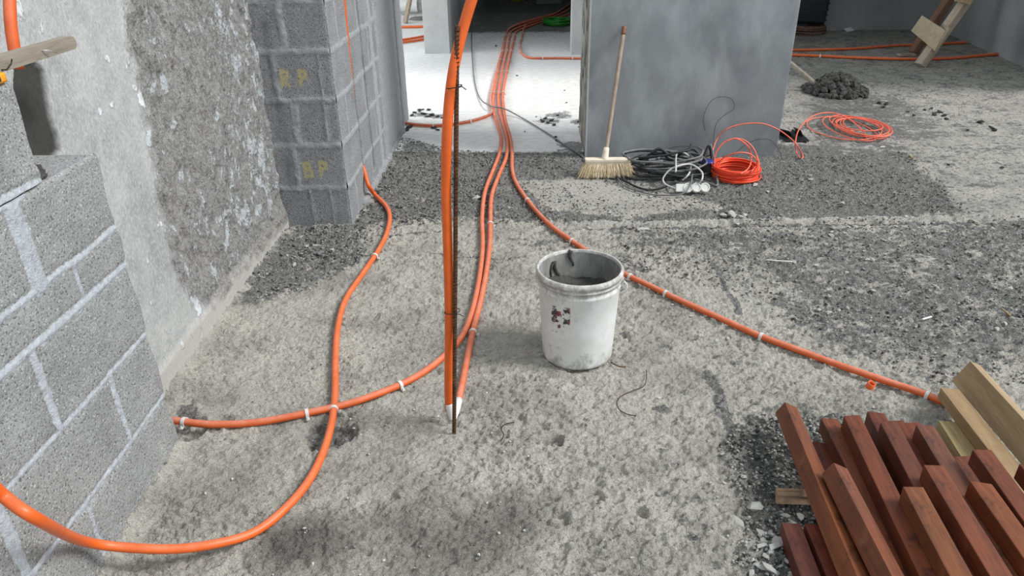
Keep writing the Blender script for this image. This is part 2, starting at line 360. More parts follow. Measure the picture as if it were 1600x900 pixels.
rroom = soft(sdpoly(FX, FY, px((1180, 228), (1415, 235), (1512, 334), (1900, 340), (2600, 30), (1180, 30))), .02)
smooth_a = np.clip(corr + .45 * rroom, 0, 1)
dirt_shade = np.zeros_like(FX)
dirt_shade = np.maximum(dirt_shade, .84 * reg([(385, 420), (450, 350), (560, 340), (590, 270), (635, 215), (690, 232), (775, 238), (760, 300), (690, 345), (590, 350), (560, 420), (430, 470), (370, 470)], .09))
dirt_shade = np.maximum(dirt_shade, .82 * reg([(690, 236), (900, 236), (1240, 222), (1420, 238), (1510, 333), (1300, 352), (1000, 352), (830, 345), (700, 340)], .05))
dirt_shade = np.maximum(dirt_shade, .63 * reg([(930, 352), (1650, 338), (1700, 560), (1480, 610), (1230, 540), (1100, 440), (1000, 400)], .18))
dirt_shade = np.maximum(dirt_shade, .34 * reg([(1000, 430), (1250, 560), (1480, 640), (1250, 640), (1150, 720), (1110, 640), (1000, 560)], .15))
dirt_shade = np.maximum(dirt_shade, .40 * reg([(780, 345), (1000, 352), (1060, 440), (960, 440), (800, 400)], .12))
dirt_shade = np.maximum(dirt_shade, .75 * reg([(1150, 660), (1220, 640), (1330, 640), (1330, 900), (1150, 900), (1215, 790), (1160, 740)], .06))
dirt_shade = np.maximum(dirt_shade, .45 * reg([(940, 700), (1060, 690), (1130, 760), (1180, 900), (1050, 900), (980, 790)], .12))
clean = reg([(815, 285), (920, 275), (1060, 300), (1120, 320), (1000, 338), (850, 322)], .05)
dirt_shade -= .9 * clean
dirt_shade -= .25 * reg([(1080, 400), (1180, 400), (1250, 480), (1190, 500), (1110, 480)], .08)
dirt_shade = np.maximum(dirt_shade, .40 * rroom)
dirt_shade = np.maximum(dirt_shade, .62 * rroom * reg([(1240, 150), (1420, 140), (1520, 210), (1440, 250), (1240, 225)], .2))
dirt_shade = np.maximum(dirt_shade, .45 * reg([(1440, 260), (1600, 280), (1600, 320), (1500, 320)], .12) * .9)
for u, v, r, a in [(1047, 536, .035, 1), (1025, 637, .045, 1), (980, 520, .04, .8), (1170, 655, .05, .7), (505, 670, .09, .9), (515, 640, .06, .9), (300, 640, .06, .95), (345, 655, .05, .8), (290, 680, .06, 1), (370, 455, .05, .8),  # darker spots, among them the wall-end void and the pipe-crossing trench
                   (660, 178, .12, .9), (680, 180, .09, .9), (858, 188, .14, .9), (880, 180, .16, .85), (905, 190, .10, .9), (900, 230, .2, .75), (575, 300, .10, 1)]:
    dirt_shade = np.maximum(dirt_shade, a * blob(u, v, r))
for pts, ww, a in [([(1115, 415), (1135, 450), (1152, 490)], .018, .8), ([(1105, 585), (1125, 640), (1150, 700)], .022, .9), ([(660, 395), (800, 408), (835, 404)], .010, .7), ([(595, 372), (640, 368), (700, 360)], .01, .7)]:
    dirt_shade = np.maximum(dirt_shade, a * soft(sdline(wx, wy, px(*pts)) - ww, ww * .6))
smd0 = sdline(wx, FY + .02 * (fbm(FX * 5, FX * 0, 3, 2) - .5), px((900, 350), (1120, 347), (1400, 343), (1800, 337)))
dirt_shade -= .8 * np.exp(-(smd0 / .022) ** 2)
smd1 = sdline(wx, FY + .045 + .02 * (fbm(FX * 5, FX * 0, 3, 2) - .5), px((900, 350), (1120, 347), (1400, 343), (1800, 337)))
dirt_shade = np.maximum(dirt_shade, .95 * np.exp(-(smd1 / .016) ** 2))
backdark = soft(sdpoly(FX, FY, px((700, 52), (800, 50), (895, 50), (900, 5), (900, -20), (700, -20))), .15)  # far corridor end: floor dirt and the dim room's shade, both in colour
dirt_shade = np.maximum(dirt_shade, .8 * backdark)
patch0 = 0
damp_shade = np.zeros_like(FX)
damp_shade = np.maximum(damp_shade, 1.0 * reg([(385, 860), (410, 810), (530, 800), (580, 840), (530, 885), (420, 900)], .05))
damp_shade = np.maximum(damp_shade, .95 * reg([(580, 830), (640, 780), (720, 790), (800, 770), (850, 810), (820, 880), (700, 900), (600, 890)], .08))
damp_shade = np.maximum(damp_shade, .5 * reg([(300, 740), (400, 720), (420, 790), (330, 800)], .15))
damp_shade = np.maximum(damp_shade, .45 * reg([(560, 660), (700, 620), (690, 680), (600, 720)], .15))
damp_shade = np.maximum(damp_shade, .75 * reg([(1150, 680), (1240, 650), (1290, 880), (1200, 900)], .08))
damp_shade = np.maximum(damp_shade, .35 * reg([(1100, 850), (1200, 780), (1230, 900), (1100, 930)], .1))
damp_shade = np.maximum(damp_shade, .85 * reg([(1235, 110), (1330, 120), (1400, 160), (1400, 205), (1300, 215), (1235, 200)], .22))
damp_shade = np.maximum(damp_shade, .6 * reg([(1235, 160), (1420, 170), (1380, 230), (1235, 225)], .2))
damp_shade = np.maximum(damp_shade, .55 * backdark)  # far-end shade darkens the floor colour here too, along with wet dirt
damp_shade = np.maximum(damp_shade, .5 * reg([(1500, 130), (1700, 130), (1700, 220), (1560, 190)], .4))
damp_shade = np.maximum(damp_shade, .40 * rroom)
damp_shade *= .6 + .6 * fbm(FX * 9, FY * 9, 4, 5)
patch = .25 * reg([(640, 60), (900, 60), (905, 230), (640, 230)], .3) + .6 * reg([(1090, 360), (1600, 350), (1600, 560), (1200, 520)], .4) * fbm(FX * 3, FY * 3, 3, 31)
patch = np.maximum(patch, .75 * reg([(1330, 470), (1400, 465), (1395, 495), (1335, 500)], .05))
patch = np.maximum(patch, .8 * reg([(1220, 450), (1270, 450), (1260, 490), (1225, 490)], .06))
patch = np.maximum(patch, .55 * reg([(820, 282), (930, 275), (1060, 305), (950, 335), (850, 322)], .06))
patch = np.maximum(patch, .55 * reg([(1120, 420), (1180, 420), (1240, 490), (1180, 510), (1140, 470)], .06))
patch = np.maximum(patch, .75 * np.exp(-(sdline(wx, FY + .02 * (fbm(FX * 5, FX * 0, 3, 2) - .5), px((900, 350), (1120, 347), (1400, 343), (1800, 337))) / .018) ** 2))
speck = .50 * rroom + .25 * corr + .30 * reg([(880, 560), (1100, 560), (1160, 900), (860, 900)], .25)
speck = np.maximum(speck, .55 * reg([(700, 92), (735, 45), (895, 45), (895, 62), (800, 62)], .3))
roughz = np.clip(1 - smooth_a, 0, 1) * (1 - .75 * clean)
Z = .010 * (fbm(FX * 3.1, FY * 3.1, 3, 11) - .5) * roughz
rid = np.abs(fbm(FX * 16 + 1.5 * FY, FY * 24, 4, 21) - .5) * 2
wxf = FX + .02 * (fbm(FX * 22, FY * 22, 3, 51) - .5); wyf = FY + .02 * (fbm(FX * 22, FY * 22, 3, 52) - .5)
flk = fbm(wxf * 26 + wyf * 16, wyf * 56 - wxf * 16, 4, 53); amp = .45 + 1.1 * fbm(FX * 2.3, FY * 2.3, 3, 54)
Z += roughz * amp * (.026 * (terrace(flk, 8, .14) - .5) + .020 * (fbm(FX * 45 + FY * 10, FY * 70, 3, 22) - .5) + .008 * (vnoise(FX * 150, FY * 150, 57) - .5) - .006 * (1 - rid) ** 6)
Z += roughz * .006 * np.clip(dirt_shade, 0, 1) * (fbm(FX * 40, FY * 40, 3, 24))
sm_d = sdline(wx, FY + .02 * (fbm(FX * 5, FX * 0, 3, 2) - .5), px((900, 350), (1120, 347), (1400, 343), (1800, 337)))
Z += .020 * np.exp(-(sm_d / .020) ** 2) * (.4 + fbm(FX * 8, FY * 8, 3, 6))
Z -= .012 * np.exp(-(smd1 / .014) ** 2)
for u, v, r, dpt in [(865, 685, .028, .016), (858, 683, .014, .01), (805, 592, .026, .012), (925, 772, .03, .012), (870, 803, .03, .012), (512, 672, .08, .020), (505, 690, .05, .015), (290, 668, .06, .018), (345, 655, .03, .012), (575, 302, .06, .02), (1003, 798, .02, .01), (790, 680, .012, .008), (1200, 795, .1, .01), (740, 688, .012, .008), (610, 775, .02, .008)]:
    q = gp(u, v); d_ = np.hypot(FX + (wxf - FX) * 1.5 - q.x, FY + (wyf - FY) * 1.5 - q.y) / r
    Z -= dpt * 1.5 * np.clip((1.15 - d_) / .35, 0, 1) * (.6 + .8 * fbm(FX * 60, FY * 60, 2, 8))
    Z += dpt * .25 * np.exp(-((d_ - 1.35) / .3) ** 2)
Z = np.where((FX > -1.3) & (FX < -.98) & (FY < 1.9), np.minimum(Z, .004), Z)
Z -= .004
# small fillet of grit gathered along the two walls' feet
for pts in ([(155, 896), (282, 690)], [(265, 603), (440, 358)]):
    d_ = sdline(FX, FY, px(*pts)); Z += .016 * np.exp(-(d_ / .022) ** 2)
BUK = Vector((gp(903, 560).x, 2.175, 0))
dB = np.hypot(FX - BUK.x, FY - BUK.y); Z = np.where(dB < .16, np.minimum(Z, 0), Z)
floor = grid_mesh('floor', FX, FY, Z, dict(dirt_shade=np.clip(dirt_shade, 0, 1), smooth=smooth_a, damp_shade=np.clip(damp_shade, 0, 1), patch=np.clip(patch, 0, 1), speck=speck), M_FLOOR,
                  base=[((-6, -2, -.25), (7, 17, -.06))])
tag(floor, kind='structure')
def fz(x, y):      # floor height at a place
    i = int(np.clip(np.searchsorted(gx, x), 1, len(gx) - 1)); j = int(np.clip(np.searchsorted(gy, y), 1, len(gy) - 1))
    return float(max(Z[j, i], Z[j - 1, i - 1]))

# ------------------------------------------------------------------ BLOCK WALL (left)
WX = -1.032
def joints(Yg, Zg, beds, verts, warp=.012, s=0):
    """distance-to-joint mask and height; verts: (y, z0, z1, half width)"""
    yy = Yg + warp * (fbm(Yg * 14, Zg * 14, 3, s) - .5); zz = Zg + warp * (fbm(Yg * 14, Zg * 14, 3, s + 5) - .5)
    m_ = np.zeros_like(Yg)
    for y0, z0, y1, z1, hw in beds: m_ = np.maximum(m_, soft(sdline(yy, zz, [(y0, z0), (y1, z1)]) - hw, .010))
    for y, z0, z1, hw in verts: m_ = np.maximum(m_, soft(sdline(yy, zz, [(y, z0), (y, z1)]) - hw, .010))
    return m_
def end_profile(Zg):   # right-hand end of the masonry, stepped back above 0.89 m
    return 1.688 + .006 * np.sin(Zg * 31) + .004 * np.sin(Zg * 97 + 2)
def block_piece(name, y0, y1, z0, z1, beds, verts, s, t=.145):
    ys = np.arange(y0, y1 + .001, .005); zs = np.arange(z0, z1 + .001, .005)
    Yg, Zg = np.meshgrid(ys, zs); mo = joints(Yg, Zg, beds, verts, s=s)
    Yg2 = Yg.copy(); k = np.clip((Yg - (y1 - .03)) / .03, 0, 1); Yg2 += k * (.006 * np.sin(Zg * 31) + .005 * (fbm(Zg * 20, Yg * 0, 3, s) - .5))
    Xg = WX + .003 * (fbm(Yg * 60, Zg * 60, 3, s) - .5) + .006 * (mo * (fbm(Yg * 30, Zg * 30, 3, s + 1) - .25)) - .004 * np.exp(-((mo - .5) / .25) ** 2)
    # rounded arrises on end and top
    e1 = np.clip(1 - (y1 - Yg) / .008, 0, 1); e2 = np.clip(1 - (z1 - Zg) / .008, 0, 1)
    Xg -= .006 * np.maximum(e1, e2) ** 2
    return Yg, Yg2, Zg, Xg, mo
W0 = .2
beds = [(W0, .177, 1.70, .176, .008), (W0, .385, 1.70, .384, .008), (W0, .604, 1.70, .592, .012), (W0, .694, 1.70, .694, .010), (W0, .893, 1.40, .893, .014)]
verts = [(1.257, 0, .176, .006), (1.48, .18, .385, .010), (1.04, .18, .385, .017), (1.268, .39, .595, .012), (1.482, .60, .69, .006), (1.358, .70, .885, .026), (1.0, .70, .885, .015), (.84, 0, .17, .01)]
Yg, Yg2, Zg, Xg, mo = block_piece('wall_left', W0, 1.688, -.03, .89, beds, verts, 41)
wl = grid_mesh('wall_left', Xg, Yg2, Zg, dict(mortar=mo, yellow=mo * 0, dark=mo * 0), M_BLOCK, base=[((WX - .150, W0, -.03), (WX - .007, 1.684, .886))])
tag(wl, kind='structure')
Yg, Yg2, Zg, Xg, mo = block_piece('b', W0, 1.475, .895, 1.105, [(W0, .895, 1.46, .895, .012)], [(1.07, .9, 1.1, .01)], 47)
ub = grid_mesh('wall_left_upper', Xg, Yg2, Zg, dict(mortar=mo, yellow=mo * 0, dark=mo * 0), M_BLOCK, base=[((WX - .150, W0, .890), (WX - .007, 1.472, 1.102))])
tag(ub, kind='structure')
# smear of bedding mortar left on top of the end block
bm = bmesh.new()
for k in range(14):
    x = random.uniform(WX - .135, WX - .02); y = random.uniform(1.49, 1.60); r = random.uniform(.012, .03)
    bmesh.ops.create_icosphere(bm, subdivisions=2, radius=1, matrix=Matrix.Translation((x, y, .889)) @ Matrix.Diagonal((r, r * 1.3, r * .35, 1)))
o = build('trim_1', bm, M_MORTAR, smooth=True); tag(o, kind='structure')

# ------------------------------------------------------------------ PLASTERED WALL
PX = -1.192
ys = np.concatenate([np.arange(.2, 1.3, .03), np.arange(1.3, 3.40, .0045)]); zs = np.concatenate([np.arange(-.03, 1.35, .0045), np.arange(1.35, 2.61, .08)])
Yg, Zg = np.meshgrid(ys, zs)
wy = Yg + .06 * (fbm(Yg * 7, Zg * 7, 4, 61) - .5); wz = Zg + .06 * (fbm(Yg * 7, Zg * 7, 4, 67) - .5)
wp = lambda *pts: [(xp(u, v, PX).y, xp(u, v, PX).z) for u, v in pts]
rough0 = sdpoly(wy, wz, wp((188, -60), (196, 40), (222, 150), (245, 290), (268, 400), (300, 470), (330, 470), (450, 340), (470, 300), (420, -60)))
rough = soft(rough0 + .05 * (fbm(Yg * 30, Zg * 20, 4, 66) - .5), .03)
flake = (.44 + .16 * soft(sdpoly(wy, wz, wp((330, -60), (340, 200), (320, 470), (480, 330), (420, -60))), .2)) * rough + .37 * (1 - rough)
for u, v, ru, rv, a in [(243, 62, .05, .03, 1), (252, 95, .02, .05, .8), (258, 130, .025, .08, .95), (218, 155, .02, .045, 1), (232, 220, .02, .045, 1), (275, 200, .02, .05, .9), (285, 255, .02, .06, .7), (292, 275, .035, .05, .9), (322, 110, .03, .03, .8), (330, 120, .02, .03, .8),
                        (175, 162, .03, .02, .9), (165, 85, .03, .03, .8), (200, 98, .02, .04, .8), (210, 135, .02, .03, .8), (307, 480, .03, .12, 1), (300, 420, .02, .06, .95), (312, 520, .02, .05, .95), (285, 535, .02, .025, 1), (335, 420, .05, .05, .9), (350, 385, .06, .05, .95), (385, 330, .08, .06, .9),
                        (395, 230, .07, .10, .9), (375, 100, .04, .12, .75), (378, 160, .04, .08, .75), (405, 330, .06, .05, .9), (360, 370, .05, .05, .9), (272, 350, .02, .10, .75), (248, 350, .02, .02, .7), (230, 400, .015, .05, .7), (350, 235, .02, .03, .7), (320, 265, .015, .02, .8), (207, 275, .01, .05, .7), (155, 175, .02, .02, .8), (250, 250, .02, .04, .7),
                        (410, 250, .05, .12, .95), (415, 300, .05, .10, .9), (203, 330, .01, .03, .6), (180, 60, .03, .02, .5), (260, 320, .015, .03, .7)]:
    q = xp(u, v, PX); flake = np.maximum(flake, a * np.clip(1.25 - np.hypot((wy - q.y) / (ru * 1.4), (wz - q.z) / rv), 0, 1))
band = soft(Zg - .075 - .02 * fbm(Yg * 5, Zg * 0, 3, 3), .012) * (Yg > 1.7) * .9
stain = soft(sdpoly(wy, wz, wp((22, 100), (62, 95), (78, 112), (80, 150), (84, 190), (95, 240), (55, 250), (20, 180))), .006)
Xg = PX + .0015 * (fbm(Yg * 30, Zg * 20, 4, 70) - .5) + rough * (.040 * (terrace(fbm(Yg * 22 + Zg * 5, Zg * 12, 5, 71), 10, .3) - .5) + .010 * (fbm(Yg * 90, Zg * 45, 3, 72) - .5) + .012 * (fbm(Yg * 5, Zg * 4, 3, 77) - .5)) - .006 * rough + .008 * band - .012 * stain
pw = grid_mesh('wall_plastered', Xg, Yg, Zg, dict(rough=rough, flake=flake, band=band, stain=stain), M_PLASTER, base=[((PX - .25, .2, -.03), (PX - .03, 3.40, 2.6))])
tag(pw, kind='structure')

# ------------------------------------------------------------------ BLOCK PIER
PYF = 3.367; PXR = -.863; PYB = 5.42
def letters(Xg, Zg, items, w=.010):
    d = np.full(Xg.shape, 9.)
    G = {'B': [[(0, 0), (0, 1)], [(0, 1), (.6, .9), (.6, .6), (0, .52)], [(0, .52), (.75, .4), (.75, .1), (0, 0)]], 'P': [[(0, 0), (0, 1)], [(0, 1), (.7, .9), (.7, .55), (0, .48)]], 'R': [[(0, 0), (0, 1)], [(0, 1), (.7, .9), (.7, .55), (0, .48)], [(.2, .48), (.75, 0)]]}
    for ch, x, z, h in items:
        for st_ in G[ch]: d = np.minimum(d, sdline(Xg, Zg, [(x + a * h * .6, z + b * h) for a, b in st_]))
    return soft(d - w, .008)
xs = np.arange(-1.22, PXR + .0001, .0055); zs = np.concatenate([np.arange(-.03, 1.45, .0055), np.arange(1.45, 2.61, .06)])
A, B = np.meshgrid(xs, zs)
bz = [.195, .407, .622, .84, 1.055, 1.27]
mo = joints(A, B, [(-1.3, z, -.8, z, .013) for z in bz], [(-1.10, .19, .41, .012), (-1.067, .41, .62, .018), (-.925, .41, .62, .006), (-1.133, .62, .84, .012), (-1.067, .84, 1.05, .016), (-.925, .62, .84, .004), (-.95, 0, .19, .004), (-1.05, 0, .19, .004)], s=81)
yel = letters(A, B, [('R', -1.104, .690, .066), ('P', -1.020, .690, .066), ('B', -1.062, .250, .072), ('P', -.985, .258, .066)])
dmg = soft(sdline(A, B, [(-1.15, .95), (-1.155, .70), (-1.15, .45), (-1.15, .2)]) - .018, .02) * .45 * fbm(A * 40, B * 40, 3, 9)
Yg = PYF - .010 * mo * (fbm(A * 25, B * 25, 3, 83) - .2) + .012 * dmg
Yg += .008 * np.clip(1 - (PXR - A) / .012, 0, 1) ** 2
pf = grid_mesh('wall_pier_front', A, Yg, B, dict(mortar=np.clip(mo, 0, 1), yellow=yel, dark=np.clip(dmg, 0, 1)), M_BLOCK2, base=[((-1.22, PYF + .02, -.03), (PXR - .03, PYB - .05, 2.6))]); tag(pf, kind='structure')
ys = np.concatenate([np.arange(PYF + .004, PYB, .008), [PYB]])
A, B = np.meshgrid(ys, zs)
vj = []
for k, z in enumerate([0] + bz):
    for j in range(6): vj.append((3.53 + .22 * (k % 2) + .44 * j, z, z + .2, .009))
mo = joints(A, B, [(3.3, z, 4.5, z, .014) for z in bz], [v for v in vj if v[0] < 4.5], s=87)
smear = .75 * soft(4.42 - A, .03) * (.5 + .8 * fbm(A * 8, B * 3, 3, 91)) + .75 * soft(np.abs(A - 4.3) - .05, .02)
mo = np.maximum(mo, np.clip(smear, 0, .9))
drk = np.zeros_like(A)
for y, z0, z1, hw in [(4.035, .08, 1.5, .017), (5.17, .03, 1.5, .030), (3.752, -.01, 1.45, .012)]:
    yy = A + .012 * (fbm(B * 6, B * 0, 3, int(y * 10)) - .5)
    drk = np.maximum(drk, soft(sdline(yy, B, [(y, z0), (y, z1)]) - hw, .006))
Xg = PXR + .008 * mo * (fbm(A * 25, B * 25, 3, 93) - .2) - .018 * drk + .006 * (fbm(A * 6, B * 6, 3, 95) - .5)
Xg -= .008 * np.clip(1 - (A - PYF) / .012, 0, 1) ** 2
ps = grid_mesh('wall_pier_side', Xg, A, B, dict(mortar=mo, yellow=mo * 0, dark=drk * .85), M_BLOCK2, base=[((PXR - .12, PYF + .03, -.03), (PXR - .03, PYB, 2.6))]); tag(ps, kind='structure')
# cement run-out at the pier's far foot
bm = bmesh.new()
for k in range(16):
    y = PYF + .35 + k * .09; r = random.uniform(.03, .055)
    bmesh.ops.create_icosphere(bm, subdivisions=2, radius=1, matrix=Matrix.Translation((PXR, y, -.004)) @ Matrix.Diagonal((r * .6, r * 1.6, r * .7, 1)))
tag(build('trim_2', bm, M_BLOCK2, smooth=True), kind='structure')

# ------------------------------------------------------------------ RENDERED PILLAR and the rooms behind
PL = (gp(915, 245).x, gp(915, 245).y); PR = gp(1218, 247).x; PD = .62
bm = bmesh.new(); bx(bm, ((PL[0] + PR) / 2, PL[1] + PD / 2, 1.28), (PR - PL[0], PD, 2.64), bev=.006)
for f in bm.faces:
    if f.normal.x < -.5: f.material_index = 1
pil = build('wall_pillar', bm, [M_RENDER, M_ROUGHEDGE]); tag(pil, kind='structure')
bm = bmesh.new(); bx(bm, (PL[0] - .001, PL[1] - .001, 1.3), (.010, .014, 2.6), bev=.003); tag(build('trim_3', bm, M_PALE), kind='structure')
bm = bmesh.new()      # broken lumps of rough screed up the pillar's unrendered side
for k in range(60):
    z = random.uniform(.02, 2.3); y = PL[1] + random.uniform(.03, PD - .03); r = random.uniform(.012, .04)
    bmesh.ops.create_icosphere(bm, subdivisions=1, radius=1, matrix=Matrix.Translation((PL[0], y, z)) @ Matrix.Diagonal((r * .3, r, r * 2.5, 1)))
tag(build('trim_4', bm, M_ROUGHEDGE, smooth=True), kind='structure')
def wallbox(name, lo, hi, mat):
    bm = bmesh.new(); c = [(a + b) / 2 for a, b in zip(lo, hi)]; s = [b - a for a, b in zip(lo, hi)]; bx(bm, c, s, bev=.004)
    return tag(build(name, bm, mat), kind='structure')
CY = gp(703, 83).y
wallbox('wall_corridor_column', (gp(665, 82).x, CY, -.05), (gp(703, 83).x, CY + .34, 2.6), M_PALE)
wallbox('wall_corridor_left', (gp(665, 82).x + .02, CY + .34, -.05), (gp(703, 83).x - .004, 16.5, 2.6), M_DARKR)
SX = gp(892, 84).x; SY = gp(895, 85).y
wallbox('wall_corridor_right', (SX, SY, -.05), (SX + .9, SY + .22, 2.6), M_PALE)
wallbox('wall_corridor_right_far', (SX + .75, SY + .22, -.05), (SX + .9, 16.5, 2.6), M_DARKR)
wallbox('wall_corridor_back', (-6, 16.5, -.05), (SX + .6, 16.7, 2.6), M_DARKR)
RB = 9.45
wallbox('wall_back', (SX + .5, RB, -.05), (5.35, RB + .2, 2.6), M_DARKR)
bm = bmesh.new(); a = Vector((5.12, RB + .1, 0)); b = Vector((4.55, 6.0, 0)); d = (b - a); L = d.length; rot = Matrix.Rotation(math.atan2(d.y, d.x), 3, 'Z')
bx(bm, (a + b) / 2 + rot @ Vector((0, .1, 1.28)), (L, .2, 2.66), rot); tag(build('wall_right', bm, M_DARKR), kind='structure')
wallbox('ceiling', (-.82, 9.2, 2.6), (SX + .6, 16.7, 2.8), M_DARKR)
wallbox('ceiling_right', (SX + .5, 6.6, 2.6), (5.4, RB + .2, 2.8), M_DARKR)

# ------------------------------------------------------------------ CONDUITS
def gpath(pts, r, lift=.0):
    out = []
    for p in pts:
        z = r + lift + (p[2] if len(p) > 2 else 0); q = gp(p[0], p[1], z); q.z = max(q.z, fz(q.x, q.y) + r * .8 + (p[2] if len(p) > 2 else 0)); out.append(q)
    return out
def pipe(name, P, r, mat, label, group=None, cat='conduit', n=10, seg=14):
    o = Vector((P[0].x, P[0].y, 0)); bm = bmesh.new(); tube(bm, smooth_path(P, n), r, seg)
    ob = build(name, bm, mat, loc=o); return tag(ob, label, cat, group)
clip_me = None
def clip(p, d, r, label, group):
    """a white plastic saddle over the pipe, on the floor at p, pipe direction d"""
    global clip_me
    if clip_me is None:
        bm = bmesh.new(); n = 12
        for (yy0, yy1) in ((-.5, .5),):
            outer = []; inner = []
            for k in range(n + 1):
                a = math.pi * k / n; outer.append((1.28 * math.cos(a), 1.28 * math.sin(a))); inner.append((1.04 * math.cos(a), 1.04 * math.sin(a)))
            outer = [(2.1, -1), (2.1, -.75), (1.28, -.75)] + outer + [(-1.28, -.75), (-1.28, -1)]; inner = [(1.04, -1), (1.04, -1), (1.04, -.8)] + inner + [(-1.04, -.8), (-1.04, -1)]
            V = [[bm.verts.new((x, y * .9, z)) for x, z in L_] for y in (-.5, .5) for L_ in (outer, inner)]
            o0, i0, o1, i1 = V; m_ = len(o0)
            for k in range(m_ - 1):
                for q in ((o0[k], o0[k + 1], o1[k + 1], o1[k]), (i0[k + 1], i0[k], i1[k], i1[k + 1]), (o0[k + 1], o0[k], i0[k], i0[k + 1]), (o1[k], o1[k + 1], i1[k + 1], i1[k])):
                    try: bm.faces.new(q)
                    except Exception: pass
        bx(bm, (1.7, 0, -.55), (.45, .45, .35), bev=.08)
        bmesh.ops.remove_doubles(bm, verts=bm.verts, dist=1e-4)
        clip_me = bpy.data.meshes.new('pipe_clip'); bm.to_mesh(clip_me); bm.free(); clip_me.materials.append(M_CLIP)
    o = bpy.data.objects.new('pipe_clip', clip_me); COL.objects.link(o); o.location = p; o.scale = (r, r, r)
    o.rotation_euler = (0, 0, math.atan2(d.y, d.x) - math.pi / 2); return tag(o, label, 'clip', group)
def clips_on(P, pxs, r, label, group, mult=1.0):
    S = smooth_path(P, 14)
    for i, (u, v) in enumerate(pxs):
        q = gp(u, v, r); k = min(range(len(S)), key=lambda j: (S[j] - q).length); k = max(1, min(len(S) - 2, k))
        d = S[k + 1] - S[k - 1]
        lab = label[i] if isinstance(label, list) else label
        clip(S[k], d, r * mult, lab, None if isinstance(label, list) else group)
R1 = .0115
# big loop across the foreground: free in the air at the left, on the floor at the right, up into the chase in the pier
P = [xp(-60, 705, -.93), xp(0, 770, -.95), xp(60, 812, -.90), gp(140, 848, .13), gp(250, 858, .06), gp(330, 851, .035)] + gpath([(400, 830), (455, 785), (492, 735), (515, 675), (523, 620), (524, 560), (528, 510), (540, 468), (565, 430), (590, 395), (604, 365), (609, 340), (603, 322)], R1) + \
    [gp(585, 303, .02), xp(576, 290, PXR + .03), xp(571, 262, PXR + .000), xp(566, 235, PXR - .026), xp(560, 190, PXR - .022), xp(552, 110, PXR - .014), xp(545, 45, PXR - .010), xp(540, 0, PXR - .006), xp(536, -60, PXR - .002), xp(532, -120, PXR + .0)]
for i, q in enumerate(P[-8:]): q.y = 3.752
loopP = P; pipe('conduit', P, R1, M_PIPE, 'long bright orange conduit looping across the foreground and up the block pier', n=12)
clips_on(P, [(590, 403), (521, 640)], R1, ['white clip on the long orange loop below the block pier', 'white clip half hidden where the two orange conduits cross'], None)
# conduit from corridor to the foot of the left wall
PA = gpath([(232, 646), (262, 655), (280, 658), (330, 663), (400, 660), (480, 647), (560, 626), (640, 594), (690, 560), (722, 525), (738, 485), (748, 440), (753, 400), (754, 370), (753, 340), (758, 300), (772, 262), (781, 237), (783, 213), (776, 190), (771, 170), (771, 150), (777, 115), (786, 80), (791, 55), (796, 44), (812, 36), (840, 28), (868, 20), (888, 8), (900, -4)], R1)
PA[0].z = .02
pipe('conduit', PA, R1, M_PIPEM, 'orange conduit curving from the corridor bundle to the foot of the left block wall')
clips_on(PA, [(481, 649), (627, 606)], R1, ['white clip on the lower orange conduit left of the crossing', 'white clip on the lower orange conduit between the crossing and the upright rod'], None)
clips_on(PA, [(287, 660)], R1, ['white clip on the orange conduit right against the left block wall'], None)
# conduit from corridor that ends beside the rebar
PB = gpath([(709, 640), (716, 628), (724, 590), (733, 545), (742, 505), (752, 465), (760, 425), (765, 385), (766, 350), (768, 310), (779, 275), (791, 245), (792, 218), (785, 190), (780, 170), (779, 145), (785, 110), (793, 78), (797, 57), (801, 48), (818, 40), (845, 31), (870, 24), (890, 14), (902, 4)], R1)
PB[0].z += .0
pipe('conduit', PB[1:], R1, M_PIPEM, 'orange conduit coming down from the corridor to the white sleeve at the rusty rod')
clips_on(PB, [(737, 520), (760, 350)], R1, ['white clip on the twin conduits low down, near where they part beside the rusty rod', 'white clip on the twin conduits higher up, level with the dark rubble edge'], None)
# conduit that passes behind the bucket to the timber
PC = gpath([(1520, 645), (1475, 629), (1440, 614), (1380, 594), (1310, 570), (1250, 548), (1185, 524), (1120, 495), (1060, 468), (1010, 444), (978, 429), (940, 407), (900, 381), (860, 352), (828, 318), (806, 285), (800, 262), (800, 240), (797, 215), (790, 190), (787, 168), (786, 145), (792, 112), (799, 80), (804, 60), (808, 49), (824, 42), (850, 33), (875, 27), (893, 20), (905, 12)], R1)
pipe('conduit', PC, R1, M_PIPEM, 'orange conduit running from the corridor behind the white bucket to the timber stack')
clips_on(PC, [(1448, 619), (1185, 527), (1037, 459), (895, 378), (822, 314), (984, 432)], R1, ['white clip on the orange conduit nearest the timber stack', 'white clip midway along the orange conduit between bucket and timber', 'white clip on the orange conduit just right of the bucket', 'white clip on the orange conduit behind the bucket rim', 'white clip where the single conduit bends away from the others in the dark rubble', 'white clip on the orange conduit at the bucket rim'], None)
